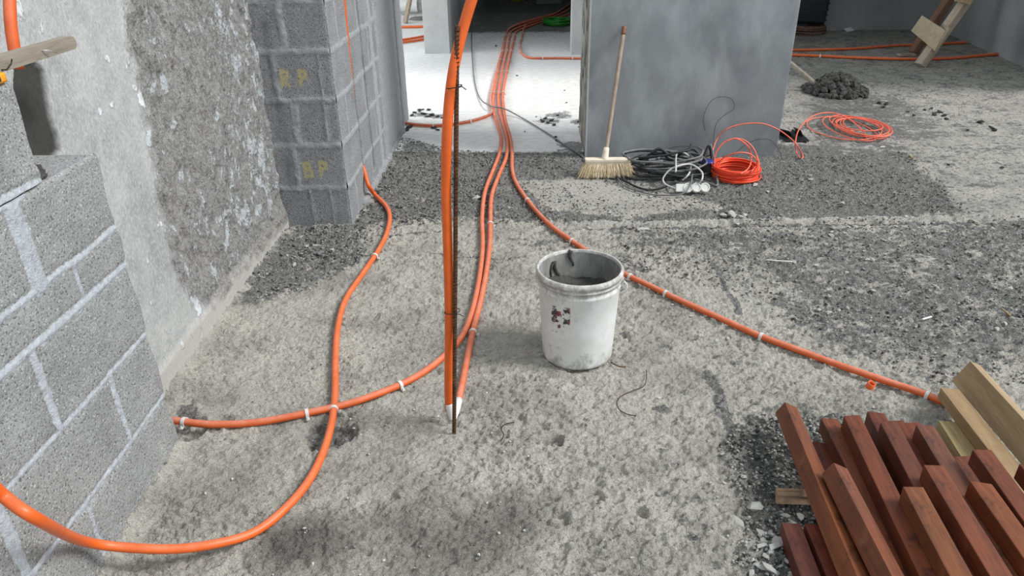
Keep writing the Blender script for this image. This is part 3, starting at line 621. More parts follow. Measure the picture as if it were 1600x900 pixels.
# the one that turns left to the pier
PDl = gpath([(628, 190), (645, 194), (680, 196), (720, 192), (750, 185), (768, 176), (773, 160), (774, 145), (781, 112), (789, 79), (794, 57), (799, 46), (815, 38), (842, 30), (869, 22), (889, 11), (901, 0)], R1)
for q in PDl[6:]: q.x -= .035
pipe('conduit', PDl, R1, M_PIPED, 'dusty orange conduit turning left out of the corridor bundle to the block pier')
clips_on(PDl, [(678, 195), (735, 189)], R1, 'small clip on the dusty conduit that turns left to the block pier', 'clips on the left-hand branch')
PE = gpath([(960, 91), (910, 91), (870, 90.5), (835, 90.5), (822, 88), (814, 80), (813, 68), (816, 57), (818, 46), (822, 38)], R1)
pipe('conduit', PE, R1, M_PIPED, 'dusty orange conduit bending right across the corridor floor toward the grey pillar')
clips_on(PE, [(895, 91.5), (847, 91)], R1, 'white clip on the conduit that bends right across the corridor', 'clips on the right-hand branch')
for Pn in (PA, PB, PC, PDl, PE):
    clips_on(Pn, [(788, 145), (792, 112), (797, 95), (800, 80), (803, 66), (806, 55)][::1] if Pn is not PE else [(815, 62), (816, 72), (814, 80)], R1, 'small white clip across the bundle of conduits in the corridor', 'clips on the corridor bundle')
# left-back and right-room conduits
pipe('conduit', gpath([(560, 42), (630, 42), (670, 41), (700, 38)], .016), .016, M_PIPE, 'orange conduit on the white floor behind the block pier, farther of three')
pipe('conduit', gpath([(560, 70), (630, 62), (670, 55), (700, 48)], .014), .014, M_PIPE, 'orange conduit on the white floor behind the block pier, middle of three')
pipe('conduit', gpath([(560, 74), (630, 66), (670, 60), (700, 54)], .014), .014, M_PIPE, 'orange conduit on the white floor behind the block pier, nearer of three')
Pq = gpath([(1150, 80), (1248, 78), (1330, 76), (1400, 71), (1450, 69), (1513, 66)], .014)
pipe('conduit', Pq, .014, M_PIPEM, 'orange conduit across the right-hand room behind the leaning timber legs, farther of two')
Pq2 = gpath([(1150, 86), (1248, 86), (1340, 90), (1420, 92), (1480, 91), (1540, 86), (1564, 84)], .014)
pipe('conduit', Pq2, .014, M_PIPEM, 'orange conduit across the right-hand room passing under the leaning timber legs, nearer of two')
clips_on(Pq2, [(1281, 87)], .014, ['white clip on the nearer conduit in the right-hand room'], None)
for k, (u, v, lb) in enumerate([(1514, 66, 'silver sleeve capping the farther conduit at the right wall'), (1562, 84, 'silver sleeve capping the nearer conduit at the right wall')]):
    q = gp(u, v, .014); bm = bmesh.new(); tube(bm, smooth_path([q + Vector((-.12, 0, 0)), q, q + Vector((.06, 0, .03)), q + Vector((.09, 0, .07))], 4), .018, 10)
    tag(build('pipe_sleeve', bm, plain('sleeve_metal', (.5, .5, .5), .35, metal=.8), loc=(q.x, q.y, 0)), lb, 'sleeve')
# ------------------------------------------------------------------ upright rebar and the conduit tied to it
rb0 = gp(709, 676, 0); rb0.z = -.02; rbt = yp(714, 40, rb0.y + .02)
root = empty('reinforcing_rod', (rb0.x, rb0.y, 0)); tag(root, 'rusty ribbed steel rod standing upright from the floor beside orange conduit', 'rod')
bm = bmesh.new(); L = rbt - rb0; tube(bm, [rb0 + L * k / 30 - root.location for k in range(31)], .0050, 10)
ax = L.normalized(); nr = int(L.length / .010)
for k in range(nr):
    c = rb0 + ax * (k * .010 + .005) - root.location
    bx(bm, c, (.0118, .0118, .0022), (Matrix.Rotation(.45, 3, 'X')), 0)
build('ribbed_bar', bm, M_REBAR, root)
UP = [gp(701, 640, .012), gp(701, 628, .05)]
Yr = rb0.y
UP = [yp(u, v, Yr + dy) for u, v, dy in [(702, 640, .05), (701, 600, .04), (702, 500, .02), (700, 400, .02), (697, 300, .02), (698, 220, .01), (704, 140, .018), (717, 70, .030), (737, 0, .04), (765, -80, .05), (800, -170, .06)]]
UP[0].z = max(UP[0].z, .022)
pipe('conduit', UP, .0130, M_PIPE, 'bright orange conduit rising upright in the middle, tied to the rusty rod')
def sleeve(a, b, r0, r1, lb):
    bm = bmesh.new(); S = [a.lerp(b, k / 8) for k in range(9)]; tube(bm, S, r0, 14, rf=lambda t: r0 + (r1 - r0) * t * t)
    tag(build('pipe_sleeve', bm, M_WHITE, loc=(b.x, b.y, 0)), lb, 'sleeve')
sleeve(UP[0] + (UP[1] - UP[0]).normalized() * .03, gp(705, 657, .016), .0128, .004, 'white tapered sleeve under the upright orange conduit, left of the rod foot')
sleeve(PB[1] + Vector((.0, .01, 0)), gp(711, 655, .014), .0128, .004, 'white tapered sleeve on the floor conduit end, right of the rod foot')
for z_px, lb in [((703, 138), 'upper'), ((704, 490), 'lower')]:
    cpt = yp(707, z_px[1], Yr); bm = bmesh.new(); pts = []
    k0 = min(UP, key=lambda q: abs(q.z - cpt.z)); S = smooth_path(UP, 10); pc = min(S, key=lambda q: abs(q.z - cpt.z)); rc = rb0 + L * ((cpt.z - rb0.z) / L.z)
    mid = (pc + rc) / 2; hx = abs(pc.x - rc.x) / 2 + .013
    for k in range(24):
        a = 2 * math.pi * k / 24; pts.append(Vector((mid.x + hx * math.cos(a), mid.y + .0155 * math.sin(a), cpt.z + .003 * math.cos(a))))
    tube(bm, pts, .0012, 6, closed=True); tube(bm, [rc + Vector((.004, -.012, 0)), rc + Vector((.014, -.018, .004)), rc + Vector((.024, -.016, -.004))], .0012, 6)
    tag(build('tie_wire', bm, M_WIRE, loc=cpt), lb + ' twist of dark wire tying the upright conduit to the rod', 'wire')
# conduit upper left, dropping behind the block wall
UL = [Vector((-1.11, xp(u, v, -1.11).y, xp(u, v, -1.11).z)) for u, v in [(14, -60), (15, 0), (17, 40), (22, 75), (28, 108)]] 
yy = UL[1].y
UL += [Vector((-1.175, 1.60, .93))]
pipe('conduit', UL[:5], .0125, M_PIPEM, 'orange conduit dropping down behind the left block wall at the top left corner')

# board with nails on the left wall and the yellow tool end
root = empty('wooden_board', (-1.05, 1.5, 1.13)); tag(root, 'grey dusty wooden board with rounded tip sticking out above the left block wall', 'board')
bm = bmesh.new(); y0, y1 = 1.10, 1.745; prof = []
for k in range(9):
    a = -math.pi / 2 + math.pi * k / 8; prof.append((y1 - .014 + .014 * math.cos(a) , .0145 * math.sin(a)))
prof = [(y0, -.0145)] + prof + [(y0, .0145)]
fr = [bm.verts.new((.012, y - 1.5, z + .008)) for y, z in prof]; bk = [bm.verts.new((-.012, y - 1.5, z + .008)) for y, z in prof]
bm.faces.new(fr); bm.faces.new(bk[::-1])
for k in range(len(prof)): k2 = (k + 1) % len(prof); bm.faces.new((fr[k2], fr[k], bk[k], bk[k2]))
bmesh.ops.recalc_face_normals(bm, faces=bm.faces); build('plank', bm, M_DUSTY, root)
bm = bmesh.new(); tube(bm, [Vector((.008, .105, .012)), Vector((.020, .115, .010)), Vector((.028, .135, .002))], .0014, 6); build('nail', bm, plain('nail_steel', (.5, .5, .48), .4, metal=.7), root)
bm = bmesh.new(); tube(bm, [Vector((.010, -.035, -.002)), Vector((.020, -.03, -.002)), Vector((.022, -.015, .006)), Vector((.022, -.008, .014))], .0014, 6); build('nail', bm, M_WIRE, root)
root = empty('hand_tool', (-1.04, 1.44, 1.105)); tag(root, 'yellow orange plastic tool end with black insert on the left block wall', 'tool')
bm = bmesh.new(); bx(bm, (0, -.08, .011), (.026, .20, .020), bev=.006); build('grip', bm, M_YELL, root, True)
bm = bmesh.new(); bx(bm, (.004, -.03, .011), (.024, .055, .010), bev=.003); build('insert', bm, M_BLACK, root)

# ------------------------------------------------------------------ BUCKET
root = empty('bucket', BUK); tag(root, 'dirty white plastic bucket with torn label and dark mortar remains inside', 'bucket')
RBs, RT, HB = .122, .140, .335
rr = lambda z: RBs + (RT - RBs) * (z / HB)
prof = [(0, .004), (RBs - .012, .004), (RBs - .004, .0), (RBs, .004), (RBs, .010), (rr(.08), .08), (rr(.16), .16), (rr(.27), .27), (rr(.28) + .003, .276), (rr(.28) + .003, .283), (rr(.286), .286), (rr(.298), .298),
        (rr(.30) + .005, .300), (rr(.30) + .006, .306), (rr(.31), .309), (rr(.312), .313), (rr(.32) + .006, .315), (rr(.32) + .008, .321), (rr(.33) + .008, .328), (rr(.33) + .004, .334), (RT - .001, .336), (RT - .004, .333), (RT - .0045, .320)]
bm = bmesh.new(); lathe(bm, prof, 72); build('pail', bm, M_BUCKET, root)
bm = bmesh.new(); lathe(bm, [(RT - .004, .330), (rr(.2) - .004, .2), (rr(.1) - .004, .1), (RBs - .008, .012), (0, .012)], 72)
for v in bm.verts:
    a = math.atan2(v.co.y, v.co.x); v.co.x *= 1 - .012 * random.random() * (v.co.z < .32); v.co.y *= 1 - .012 * random.random() * (v.co.z < .32)
build('inner_wall', bm, M_BIN, root)
bm = bmesh.new(); nR, nA = 14, 48   # mortar left in the bottom half, banked against the left
rows = []
for i in range(nR + 1):
    row = []
    for k in range(nA):
        a = 2 * math.pi * k / nA; r_ = (rr(.22) - .007) * i / nR; x, y = r_ * math.cos(a), r_ * math.sin(a)
        z = .236 + .020 * max(0, -x / .12) * (i / nR) ** 2 + .030 * (float(fbm(np.array(x * 22), np.array(y * 22), 3, 5)) - .5) - .02 * (1 - i / nR)
        row.append(bm.verts.new((x, y, z)))
    rows.append(row)
for i in range(nR):
    for k in range(nA):
        k2 = (k + 1) % nA; f = bm.faces.new((rows[i][k], rows[i + 1][k], rows[i + 1][k2], rows[i][k2])); f.smooth = True
bmesh.ops.remove_doubles(bm, verts=bm.verts, dist=1e-5); build('mortar_residue', bm, M_MORTAR, root)
bm = bmesh.new()
def drip(a0, z0, a1, z1, r):
    pts = []
    for k in range(9):
        t = k / 8; a = a0 + (a1 - a0) * t + .05 * math.sin(5 * t); z = z0 + (z1 - z0) * t; q = rr(z) - .006; pts.append(Vector((q * math.cos(a), q * math.sin(a), z)))
    tube(bm, pts, r, 8, rf=lambda t: r * (1.5 - .9 * t))
drip(math.radians(99), .334, math.radians(98), .275, .0055); drip(math.radians(128), .305, math.radians(116), .22, .006); drip(math.radians(131), .30, math.radians(136), .22, .004)
build('mortar_drip', bm, M_MORTAR, root, True)
bm = bmesh.new(); aL = math.radians(2)
for k, ang in enumerate((math.radians(-8), math.radians(172))):
    bm = bmesh.new(); c = Vector(((rr(.285) + .005) * math.cos(ang), (rr(.285) + .005) * math.sin(ang), .288)); bx(bm, c, (.012, .030, .026), Matrix.Rotation(ang, 3, 'Z'), .004); build('handle_lug', bm, M_BUCKET, root)
bm = bmesh.new(); pts = []
for k in range(25):   # wire bail swung down at the back
    t = math.pi * k / 24; a = math.radians(-8) ; rx = (rr(.285) + .013) * math.cos(t); b_ = math.sin(t) * .150; pts.append(Vector((rx * math.cos(a) - b_ * .998 * math.sin(a), rx * math.sin(a) + b_ * .98, .286 - .14 * math.sin(t))))
tube(bm, pts, .0022, 8); build('bail', bm, plain('bail_wire', (.35, .35, .34), .4, metal=.7), root)
bm = bmesh.new(); pts = [Vector((rr(.28) + .010, -.02, .290)), Vector((rr(.28) + .020, -.022, .276)), Vector((rr(.26) + .018, -.020, .255)), Vector((rr(.25) + .004, -.01, .240))]
tube(bm, smooth_path(pts, 6), .0035, 8); build('handle_strap', bm, M_BUCKET, root)

# ------------------------------------------------------------------ TIMBER STACK
Zo = lambda a: (1150 + a[0] / 2.571, 550 + a[1] / 2.571)
def beam(name, far, near, zt, w, h, mat, color, label, roll=0, Lb=1.0, cat='timber', along=None, grp=None):
    p = gp(*Zo(far), zt); q = gp(*Zo(near), zt); d = (q - p); d.z = 0; d.normalize()
    if along is not None: d = Vector((math.cos(math.radians(along)), math.sin(math.radians(along)), 0))
    yaw = math.atan2(d.y, d.x) - math.pi / 2
    if roll: p = gp(*Zo(far), zt - (abs(w * math.sin(roll)) + abs(h * math.cos(roll))) / 2)
    bm = bmesh.new(); bx(bm, (0, Lb / 2, 0), (w, Lb, h), bev=.0028)
    bmesh.ops.subdivide_edges(bm, edges=[e for e in bm.edges if e.calc_length() > .5], cuts=12)
    s = random.random() * 9
    for v in bm.verts: v.co.x += .0025 * math.sin(v.co.y * 4 + s); v.co.z += .0004 * math.sin(v.co.y * 5 + 2 * s); v.co.y += .004 * math.sin(v.co.x * 60 + s) * (v.co.y < .02)
    o = build(name, bm, mat); hh = h / 2
    if roll: hh = (abs(w * math.sin(roll)) + abs(h * math.cos(roll))) / 2
    o.location = (p.x, p.y, zt - hh); o.rotation_euler = (Matrix.Rotation(yaw, 3, 'Z') @ Matrix.Rotation(roll, 3, 'Y')).to_euler()
    o.color = (*color, 1); tag(o, label, cat, grp); return o
S_ = .046; L0, L1, L2, L3 = .047, .094, .141, .188
T = lambda *a, **k: beam('timber_beam', *a[:3], S_, S_, M_RED, *a[3:], **k)
T((225, 685), (305, 900), L0, (.85, .75, 1.0), 'short purple-brown beam lying lowest at the left end of the red timber stack')
T((318, 692), (405, 900), L0, (1.15, .8, .8), 'chip-strewn reddish beam lying low under the leftmost long red beam')
T((345, 362), (430, 640), L0 , (.85, .7, .7), 'low dark red beam seen in the gap right of the leftmost long beam')
T((203, 234), (468, 880), .120, (1.15, 1.1, .95), 'leftmost long red-brown beam, turned on edge with a bright arris', roll=math.radians(-28), Lb=1.15)
T((396, 480), (600, 880), .158, (1.2, 1.2, 1.2), 'dull pinkish-brown beam turned on edge, second of the rolled beams from the left', roll=math.radians(-30), Lb=.9)
T((372, 268), (700, 890), L1, (1.1, 1.0, .95), 'long smooth reddish beam between the two rolled beams and the tall dark-sided one', Lb=1.1)
T((466, 254), (775, 880), L2, (1.0, .85, .8), 'long dark-sided red beam reaching farthest near the middle of the stack', Lb=1.1)
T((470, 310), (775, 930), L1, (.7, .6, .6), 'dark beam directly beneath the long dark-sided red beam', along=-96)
T((565, 240), (640, 400), L1, (.9, .75, .75), 'small far end of a dark red beam poking out at the back of the stack', along=-97)
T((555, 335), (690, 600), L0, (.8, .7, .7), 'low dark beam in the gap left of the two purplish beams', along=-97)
T((612, 282), (730, 520), L2, (.85, .8, .9), 'short dark purplish beam with speckled top left of the greyish one', along=-96)
T((640, 275), (730, 420), L1, (.9, .7, .7), 'reddish beam end tucked low behind the speckled purplish beam', along=-96)
T((708, 282), (830, 520), L1, (1.05, .8, .8), 'red beam end partly hidden left of the greyish worn beam', along=-96)
T((762, 293), (925, 560), L2, (1.0, 1.15, 1.35), 'greyish worn red beam with scuffed top at the upper middle of the stack', along=-96)
T((905, 418), (960, 510), L1, (.9, .8, .8), 'low red beam just right of the greyish worn beam', along=-95)
T((715, 540), (885, 890), L3, (1.2, 1.25, 1.0), 'topmost orange-brown beam nearest the middle with a grey sawn end', along=-95.5)
T((797, 453), (1055, 880), L3, (1.15, 1.05, 1.0), 'topmost red-brown beam with pale cement marks in the right half', along=-95)
T((985, 522), (1150, 800), L3, (1.3, 1.2, .9), 'topmost blotchy orange-brown beam near the right edge', along=-94)
T((985, 392), (1150, 650), L3, (1.0, .85, .8), 'topmost dark red beam beside the pale planks', along=-94)
T((1180, 455), (1250, 650), L3, (.95, .8, .8), 'red beam cut by the right edge of the view', along=-94)
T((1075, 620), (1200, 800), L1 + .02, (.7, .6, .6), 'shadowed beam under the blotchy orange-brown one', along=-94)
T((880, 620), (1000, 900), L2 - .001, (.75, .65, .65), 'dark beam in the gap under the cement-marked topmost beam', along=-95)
beam('timber_plank', (862, 145), (1145, 540), .088, .052, .040, M_PINE, (.95, .9, .85), 'worn pale plank lying left of the wide pale board', Lb=.9, cat='plank', along=-94)
beam('timber_plank', (926, 84), (1157, 330), .142, .085, .038, M_PINE, (1, 1, 1), 'wide pale sawn board tilted up behind the red timber', roll=math.radians(66), Lb=.9, cat='plank', along=-93)
beam('timber_plank', (860, 278), (925, 400), L0, .058, .046, M_PINE, (.95, 1, .85), 'short pale timber offcut lying low behind the red beams', Lb=.35, cat='plank', along=-97)
# grooved bearer board at left of the stack
q = gp(*Zo((200, 585)), .02); o_ = empty('bearer_board', (q.x + .08, q.y, 0)); tag(o_, 'short brown grooved board sticking out from under the left of the red timber', 'board')
bm = bmesh.new(); rotb = Matrix.Rotation(math.radians(-3), 3, 'Z') @ Matrix.Rotation(math.radians(-32), 3, 'X')
bx(bm, (-.02, 0, .022), (.17, .010, .040), rotb, .002); bx(bm, (-.02, -.005, .034), (.17, .006, .010), rotb, .002)
pb = build('grooved_board', bm, M_DKWOOD, o_); pb.color = (1.6, 1.9, 2.0, 1)

# ------------------------------------------------------------------ BROOM
bh = gp(949, 252, .085); root = empty('broom', (bh.x, bh.y, 0)); tag(root, 'wooden broom with pale natural bristles leaning against the grey pillar', 'broom')
top = yp(975.5, 42, PL[1] - .022); hb = yp(945, 250, bh.y)
lo = Vector((hb.x - bh.x, 0, .100)); hi = top - Vector((bh.x, bh.y, 0))
bm = bmesh.new(); tube(bm, [lo.lerp(hi, .04 + .90 * k / 20) for k in range(21)], .0125, 14); h_ = build('handle', bm, M_HANDLE, root)
bm = bmesh.new(); tube(bm, [lo.lerp(hi, .94 + .06 * k / 4) for k in range(5)], .0135, 14); build('handle_end', bm, plain('end_brown', (.22, .10, .055), .5), root)
bm = bmesh.new(); tube(bm, [lo.lerp(hi, k) for k in (-.015, .0, .05, .085)], .02, 14, rf=lambda t: .023 - .007 * t); build('socket', bm, M_BWOOD, root)
bm = bmesh.new(); bx(bm, (0, 0, .093), (.262, .055, .020), bev=.007); bx(bm, (0, 0, .080), (.25, .05, .010), bev=.003); build('head', bm, M_BWOOD, root)
bm = bmesh.new()
for i in range(2600):
    x = random.uniform(-.122, .122); y = random.uniform(-.024, .024); sp_ = 1.28 + .1 * random.random()
    x2 = x * sp_ + random.gauss(0, .008); y2 = y * 2.1 + random.gauss(0, .008) - .006; z2 = random.uniform(.0, .012)
    a, c = Vector((x, y, .080)), Vector((x2, y2, z2)); b = a.lerp(c, .55) + Vector((random.gauss(0, .003), random.gauss(0, .003), .004))
    w_ = Vector((random.uniform(-1, 1), random.uniform(-1, 1), 0)).normalized() * .0012; wv = Vector((-w_.y, w_.x, 0))
    R_ = [[bm.verts.new(p + o2 * s_) for o2 in (w_, wv, -w_ - wv)] for p, s_ in ((a, 1), (b, 1), (c, .5))]
    for A_, B_ in zip(R_[:-1], R_[1:]):
        for k in range(3): bm.faces.new((A_[k], A_[(k + 1) % 3], B_[(k + 1) % 3], B_[k]))
build('bristles', bm, M_BRIST, root)

# ------------------------------------------------------------------ CABLES by the pillar
def loops(c, rx, ry, n, z0, z1, wob, seed, ph=0, tilt=0):
    r = random.Random(seed); pts = []
    per = 14
    for k in range(n * per + 1):
        a = ph + 2 * math.pi * k / per; t = k / (n * per); f = 1 + wob * math.sin(a * .37 + seed) + wob * .6 * r.uniform(-1, 1)
        pts.append(Vector((c[0] + rx * f * math.cos(a), c[1] + ry * f * math.sin(a), z0 + (z1 - z0) * t + tilt * math.cos(a + seed) + .006 * r.random())))
    return pts
cb = gp(1040, 272); GB = Vector((cb.x, cb.y, 0))
root = empty('cable_tangle', GB); tag(root, 'tangled pile of dark grey and black cable on the floor right of the broom', 'cable')
for i, (dx, dy, rx, ry, n, z1, sd, mt_, rad) in enumerate([(.03, .03, .20, .16, 2, .05, 3, M_BLACK, .0065), (-.08, .0, .17, .12, 2, .04, 5, M_BLACK, .006), (.05, -.02, .14, .12, 2, .12, 8, M_GCABLE, .0065), (-.04, .02, .20, .10, 2, .12, 11, M_GCABLE, .0065), (.09, .0, .12, .12, 2, .13, 13, M_GCABLE, .006), (-.10, .04, .13, .10, 2, .09, 17, M_BLACK, .006), (.0, .04, .17, .08, 2, .14, 19, M_BLACK, .0065)]):
    bm = bmesh.new(); tube(bm, [Vector((q.x, q.y, max(q.z, rad + .002))) for q in smooth_path(loops((dx, dy, 0), rx, ry, n, .012, z1, .13, sd, sd, .018), 5)], rad, 8); build('cable_loop', bm, mt_, root)
def cab(name, pts, r, mat, label=None, root_=None, cat='cable', rel=None):
    for p in pts:
        if p.z < .013: p.z = max(p.z, fz(p.x, p.y) + r * .7)
    bm = bmesh.new(); tube(bm, smooth_path(pts, 8), r, 8)
    if root_ is not None:
        bmesh.ops.translate(bm, verts=bm.verts, vec=-Vector(root_.location)); return build(name, bm, mat, root_)
    return tag(build(name, bm, mat, loc=(pts[0].x, pts[0].y, 0)), label, cat)
wy_ = PL[1] - .05
cab('cable_run', [gp(905, 273, .008), gp(930, 274, .008), gp(955, 274, .008), gp(975, 282, .008), gp(1000, 294, .008), gp(1025, 296, .010), gp(1060, 284, .05)], .0065, M_BLACK, root_=root)
cab('cable_run', [gp(960, 270, .006), gp(975, 290, .006), gp(1010, 302, .006), gp(1035, 305, .006), gp(1065, 303, .02), gp(1078, 290, .05), gp(1082, 272, .09)], .0045, M_GCABLE, root_=root)
Yk = GB.y + .05
cab('cable_run', [yp(1095, 275, Yk), yp(1103, 240, Yk), yp(1109, 226, Yk), yp(1114, 240, Yk - .02), yp(1117, 262, Yk - .08), gp(1121, 288, .012), gp(1110, 287, .012), gp(1085, 280, .02)], .0062, M_GCABLE, root_=root)
cab('cable_run', [gp(1080, 262, .04), yp(1098, 247, Yk), yp(1107, 228, Yk), yp(1112, 250, Yk), gp(1112, 272, .02)], .0062, M_BLACK, root_=root)
for k in range(5):
    bm = bmesh.new()
tw = [GB + Vector((-.08 + .05 * k, .09 + .01 * math.sin(k * 3), .10 + .025 * math.sin(k * 1.7))) for k in range(8)]
cab('cable_run', tw, .009, M_BLACK, root_=root)
# white lead with three-socket strip
sp0 = gp(1080, 296, .02); root = empty('socket_strip', (sp0.x, sp0.y, 0)); tag(root, 'white three-socket extension strip and its white lead in front of the dark cable tangle', 'extension strip')
rs = Matrix.Rotation(math.radians(58), 3, 'X') @ Matrix.Rotation(0, 3, 'Z')
rz_ = Matrix.Rotation(math.radians(-3), 3, 'Z') @ rs
bm = bmesh.new(); bx(bm, (-.045, 0, .028), (.080, .044, .024), rz_, .005)
for k in range(3):
    c = Vector((-.022 + .047 * k, 0, .028)); M4 = Matrix.Translation(c) @ rz_.to_4x4()
    bmesh.ops.create_cone(bm, cap_ends=True, segments=28, radius1=.0265, radius2=.0265, depth=.028, matrix=M4)
build('housing', bm, M_WHITE, root)
for k in range(3):
    c = Vector((-.022 + .047 * k, 0, .028)) + rz_ @ Vector((0, 0, .0145)); bm = bmesh.new()
    b2 = bmesh.new(); lathe(b2, [(.0225, 0), (.0225, .0025), (.0205, .0025), (.0195, -.004), (0, -.004)], 28); 
    for v in b2.verts: v.co = rz_ @ v.co + c
    so = build('socket', b2, M_WHITE, root)
    b3 = bmesh.new()
    for dx, dy in ((-.009, 0), (.009, 0), (0, .010)): bmesh.ops.create_cone(b3, cap_ends=True, segments=10, radius1=.0028, radius2=.0028, depth=.003, matrix=Matrix.Translation(c + rz_ @ Vector((dx, dy, -.0025))) @ rz_.to_4x4())
    build('socket_hole', b3, M_BLACK, so)
cab('lead', [sp0 + Vector((-.085, 0, .008)), gp(1052, 293, .03), gp(1040, 288, .035), gp(1036, 279, .06), gp(1046, 266, .10), gp(1060, 259, .12), gp(1080, 257, .12), gp(1096, 268, .10), gp(1097, 280, .08), gp(1090, 289, .04)], .0048, M_WCABLE, root_=root)
cab('lead', [gp(1056, 268, .14), yp(1057, 242, Yk), yp(1066, 238, Yk), yp(1077, 245, Yk), yp(1080, 257, Yk), gp(1076, 272, .06), gp(1066, 282, .03)], .0048, M_WCABLE, root_=root)
# blue plug
q = gp(1106, 268, .02); root = empty('power_plug', (q.x, q.y + .02, 0)); tag(root, 'dark blue and black plug between the cable tangle and the orange coil', 'plug')
bm = bmesh.new(); bmesh.ops.create_cone(bm, cap_ends=True, segments=20, radius1=.038, radius2=.034, depth=.05, matrix=Matrix.Translation((0, 0, .045))); build('plug_body', bm, M_BLACK, root)
bm = bmesh.new(); lathe(bm, [(.0, .080), (.030, .082), (.038, .077), (.038, .069), (.034, .067)], 24); build('blue_ring', bm, M_BLUE, root)

# orange pull-wire: tight coil by the pillar, arcs, and the loose coil in the next room
oc = gp(1148, 276); root = empty('wire_coil', (oc.x, oc.y, 0)); tag(root, 'bright orange pull-wire, coiled beside the pillar and trailing in arcs to a loose coil', 'wire')
bm = bmesh.new(); rr_ = random.Random(4); nl = 26
for i in range(nl):
    z0 = .006 + .070 * (i % 9) / 9 + rr_.uniform(0, .004); rad = .132 - .012 * (i // 9) + rr_.uniform(-.008, .008); cx, cy = rr_.uniform(-.008, .008), rr_.uniform(-.008, .008); ph = rr_.uniform(0, 6.3); tl = rr_.uniform(0, .010)
    pts = [Vector((cx + rad * math.cos(a), cy + rad * 1.05 * math.sin(a), max(.005, z0 + tl * math.cos(a + ph)))) for a in [2 * math.pi * k / 40 for k in range(40)]]
    tube(bm, pts, .0040, 7, closed=True)
build('tight_coil', bm, M_REDW, root)
Yo = oc.y
P_ = [gp(1185, 268, .09), yp(1185, 252, Yo - .05), yp(1176, 230, Yo), yp(1160, 218, Yo + .02), yp(1140, 218, Yo + .03), yp(1124, 230, Yo + .02), yp(1117, 245, Yo), yp(1116, 262, Yo - .02)]
cab('arc', P_, .0040, M_REDP, root_=root)
P_ = [gp(1155, 273, .06), yp(1170, 258, Yo - .05), yp(1173, 240, Yo - .02)]
cab('arc', [gp(1157, 272, .07), gp(1170, 262, .09), yp(1174, 245, Yo), yp(1168, 228, Yo), yp(1150, 216.5, Yo), yp(1135, 221, Yo)], .0040, M_REDP, root_=root)
cab('arc', [yp(1122, 258, Yo), yp(1130, 247, Yo - .02), yp(1150, 239, Yo - .06), yp(1170, 240, Yo - .06), yp(1182, 250, Yo - .04), yp(1182, 258, Yo), gp(1174, 268, .08)], .0040, M_REDP, root_=root)
Ya = PL[1] - .04
cab('arc', [gp(1113, 262, .06), yp(1113, 240, Ya - .1), yp(1120, 218, Ya), yp(1135, 202, Ya), yp(1160, 194, Ya), yp(1190, 193, Ya), yp(1215, 202, Ya), yp(1235, 216, Ya + .02), yp(1246, 228, Ya - .05), gp(1253, 240, .012), gp(1254.5, 246, .006), gp(1250, 247, .006), gp(1244, 236, .02), yp(1243, 222, Ya + .02), yp(1247, 205, Ya + .15), yp(1258, 190, Ya + .3), yp(1275, 179, Ya + .4), yp(1295, 176, Ya + .5), yp(1315, 180, Ya + .5), gp(1335, 192, .05), gp(1350, 207, .02), gp(1354, 215, .008)], .0038, M_REDP, root_=root)
lc = gp(1343, 203); bm = bmesh.new(); rr_ = random.Random(9)
for i in range(8):
    rx = rr_.uniform(.12, .185); ry = rr_.uniform(.20, .33) * .9; cx = lc.x - oc.x + rr_.uniform(-.02, .05) - (.06 if i < 2 else 0); cy = lc.y - oc.y + rr_.uniform(-.06, .05); z = .008 + .004 * i; ph = rr_.uniform(0, 6)
    if i == 0: rx, ry = .23, .30; cx -= .03
    pts = [Vector((cx + rx * math.cos(a), cy + ry * math.sin(a), max(.004, z + .012 * math.cos(a + ph)))) for a in [2 * math.pi * k / 40 for k in range(40)]]
    tube(bm, pts, .0038, 7, closed=True)
build('loose_coil', bm, M_REDP, root)
# thin wires springing in front of the pillar
yw = PL[1] - .02
cab('binding_wire', [yp(1102, 205, yw), yp(1099, 185, yw), yp(1108, 162, yw), yp(1122, 152, yw), yp(1140, 153, yw), yp(1147, 162, yw), yp(1146, 171, yw), yp(1135, 178, yw), yp(1120, 192, yw), yp(1115, 215, yw), gp(1114, 252, .01)], .0012, M_WIRE, 'thin dark wire looping up in front of the grey pillar above the orange coil', cat='wire')
cab('binding_wire', [gp(1140, 250, .006), yp(1150, 238, yw), yp(1172, 222, yw), yp(1195, 217, yw), yp(1208, 222, yw), gp(1218, 236, .03), gp(1222, 250, .006)], .0012, M_WIRE, 'thin dark wire arching low across the right foot of the grey pillar', cat='wire')
cab('binding_wire', [gp(1030, 262, .004), yp(1045, 233, yw), yp(1075, 229, yw), yp(1095, 232, yw), gp(1106, 250, .01)], .0012, M_WIRE, 'thin dark wire springing up behind the cable tangle', cat='wire')
cab('floor_cable', [gp(738, -10, .006), gp(738, 30, .006), gp(737, 70, .006), gp(740, 115, .006), gp(748, 150, .006), gp(765, 165, .032), gp(788, 170, .036), gp(815, 184, .006), gp(850, 205, .006), gp(885, 228, .006), gp(912, 246, .006), gp(918, 262, .006), gp(935, 275, .006)], .0052, M_GCABLE, 'thin grey cable lying across the conduits from the corridor to the broom')

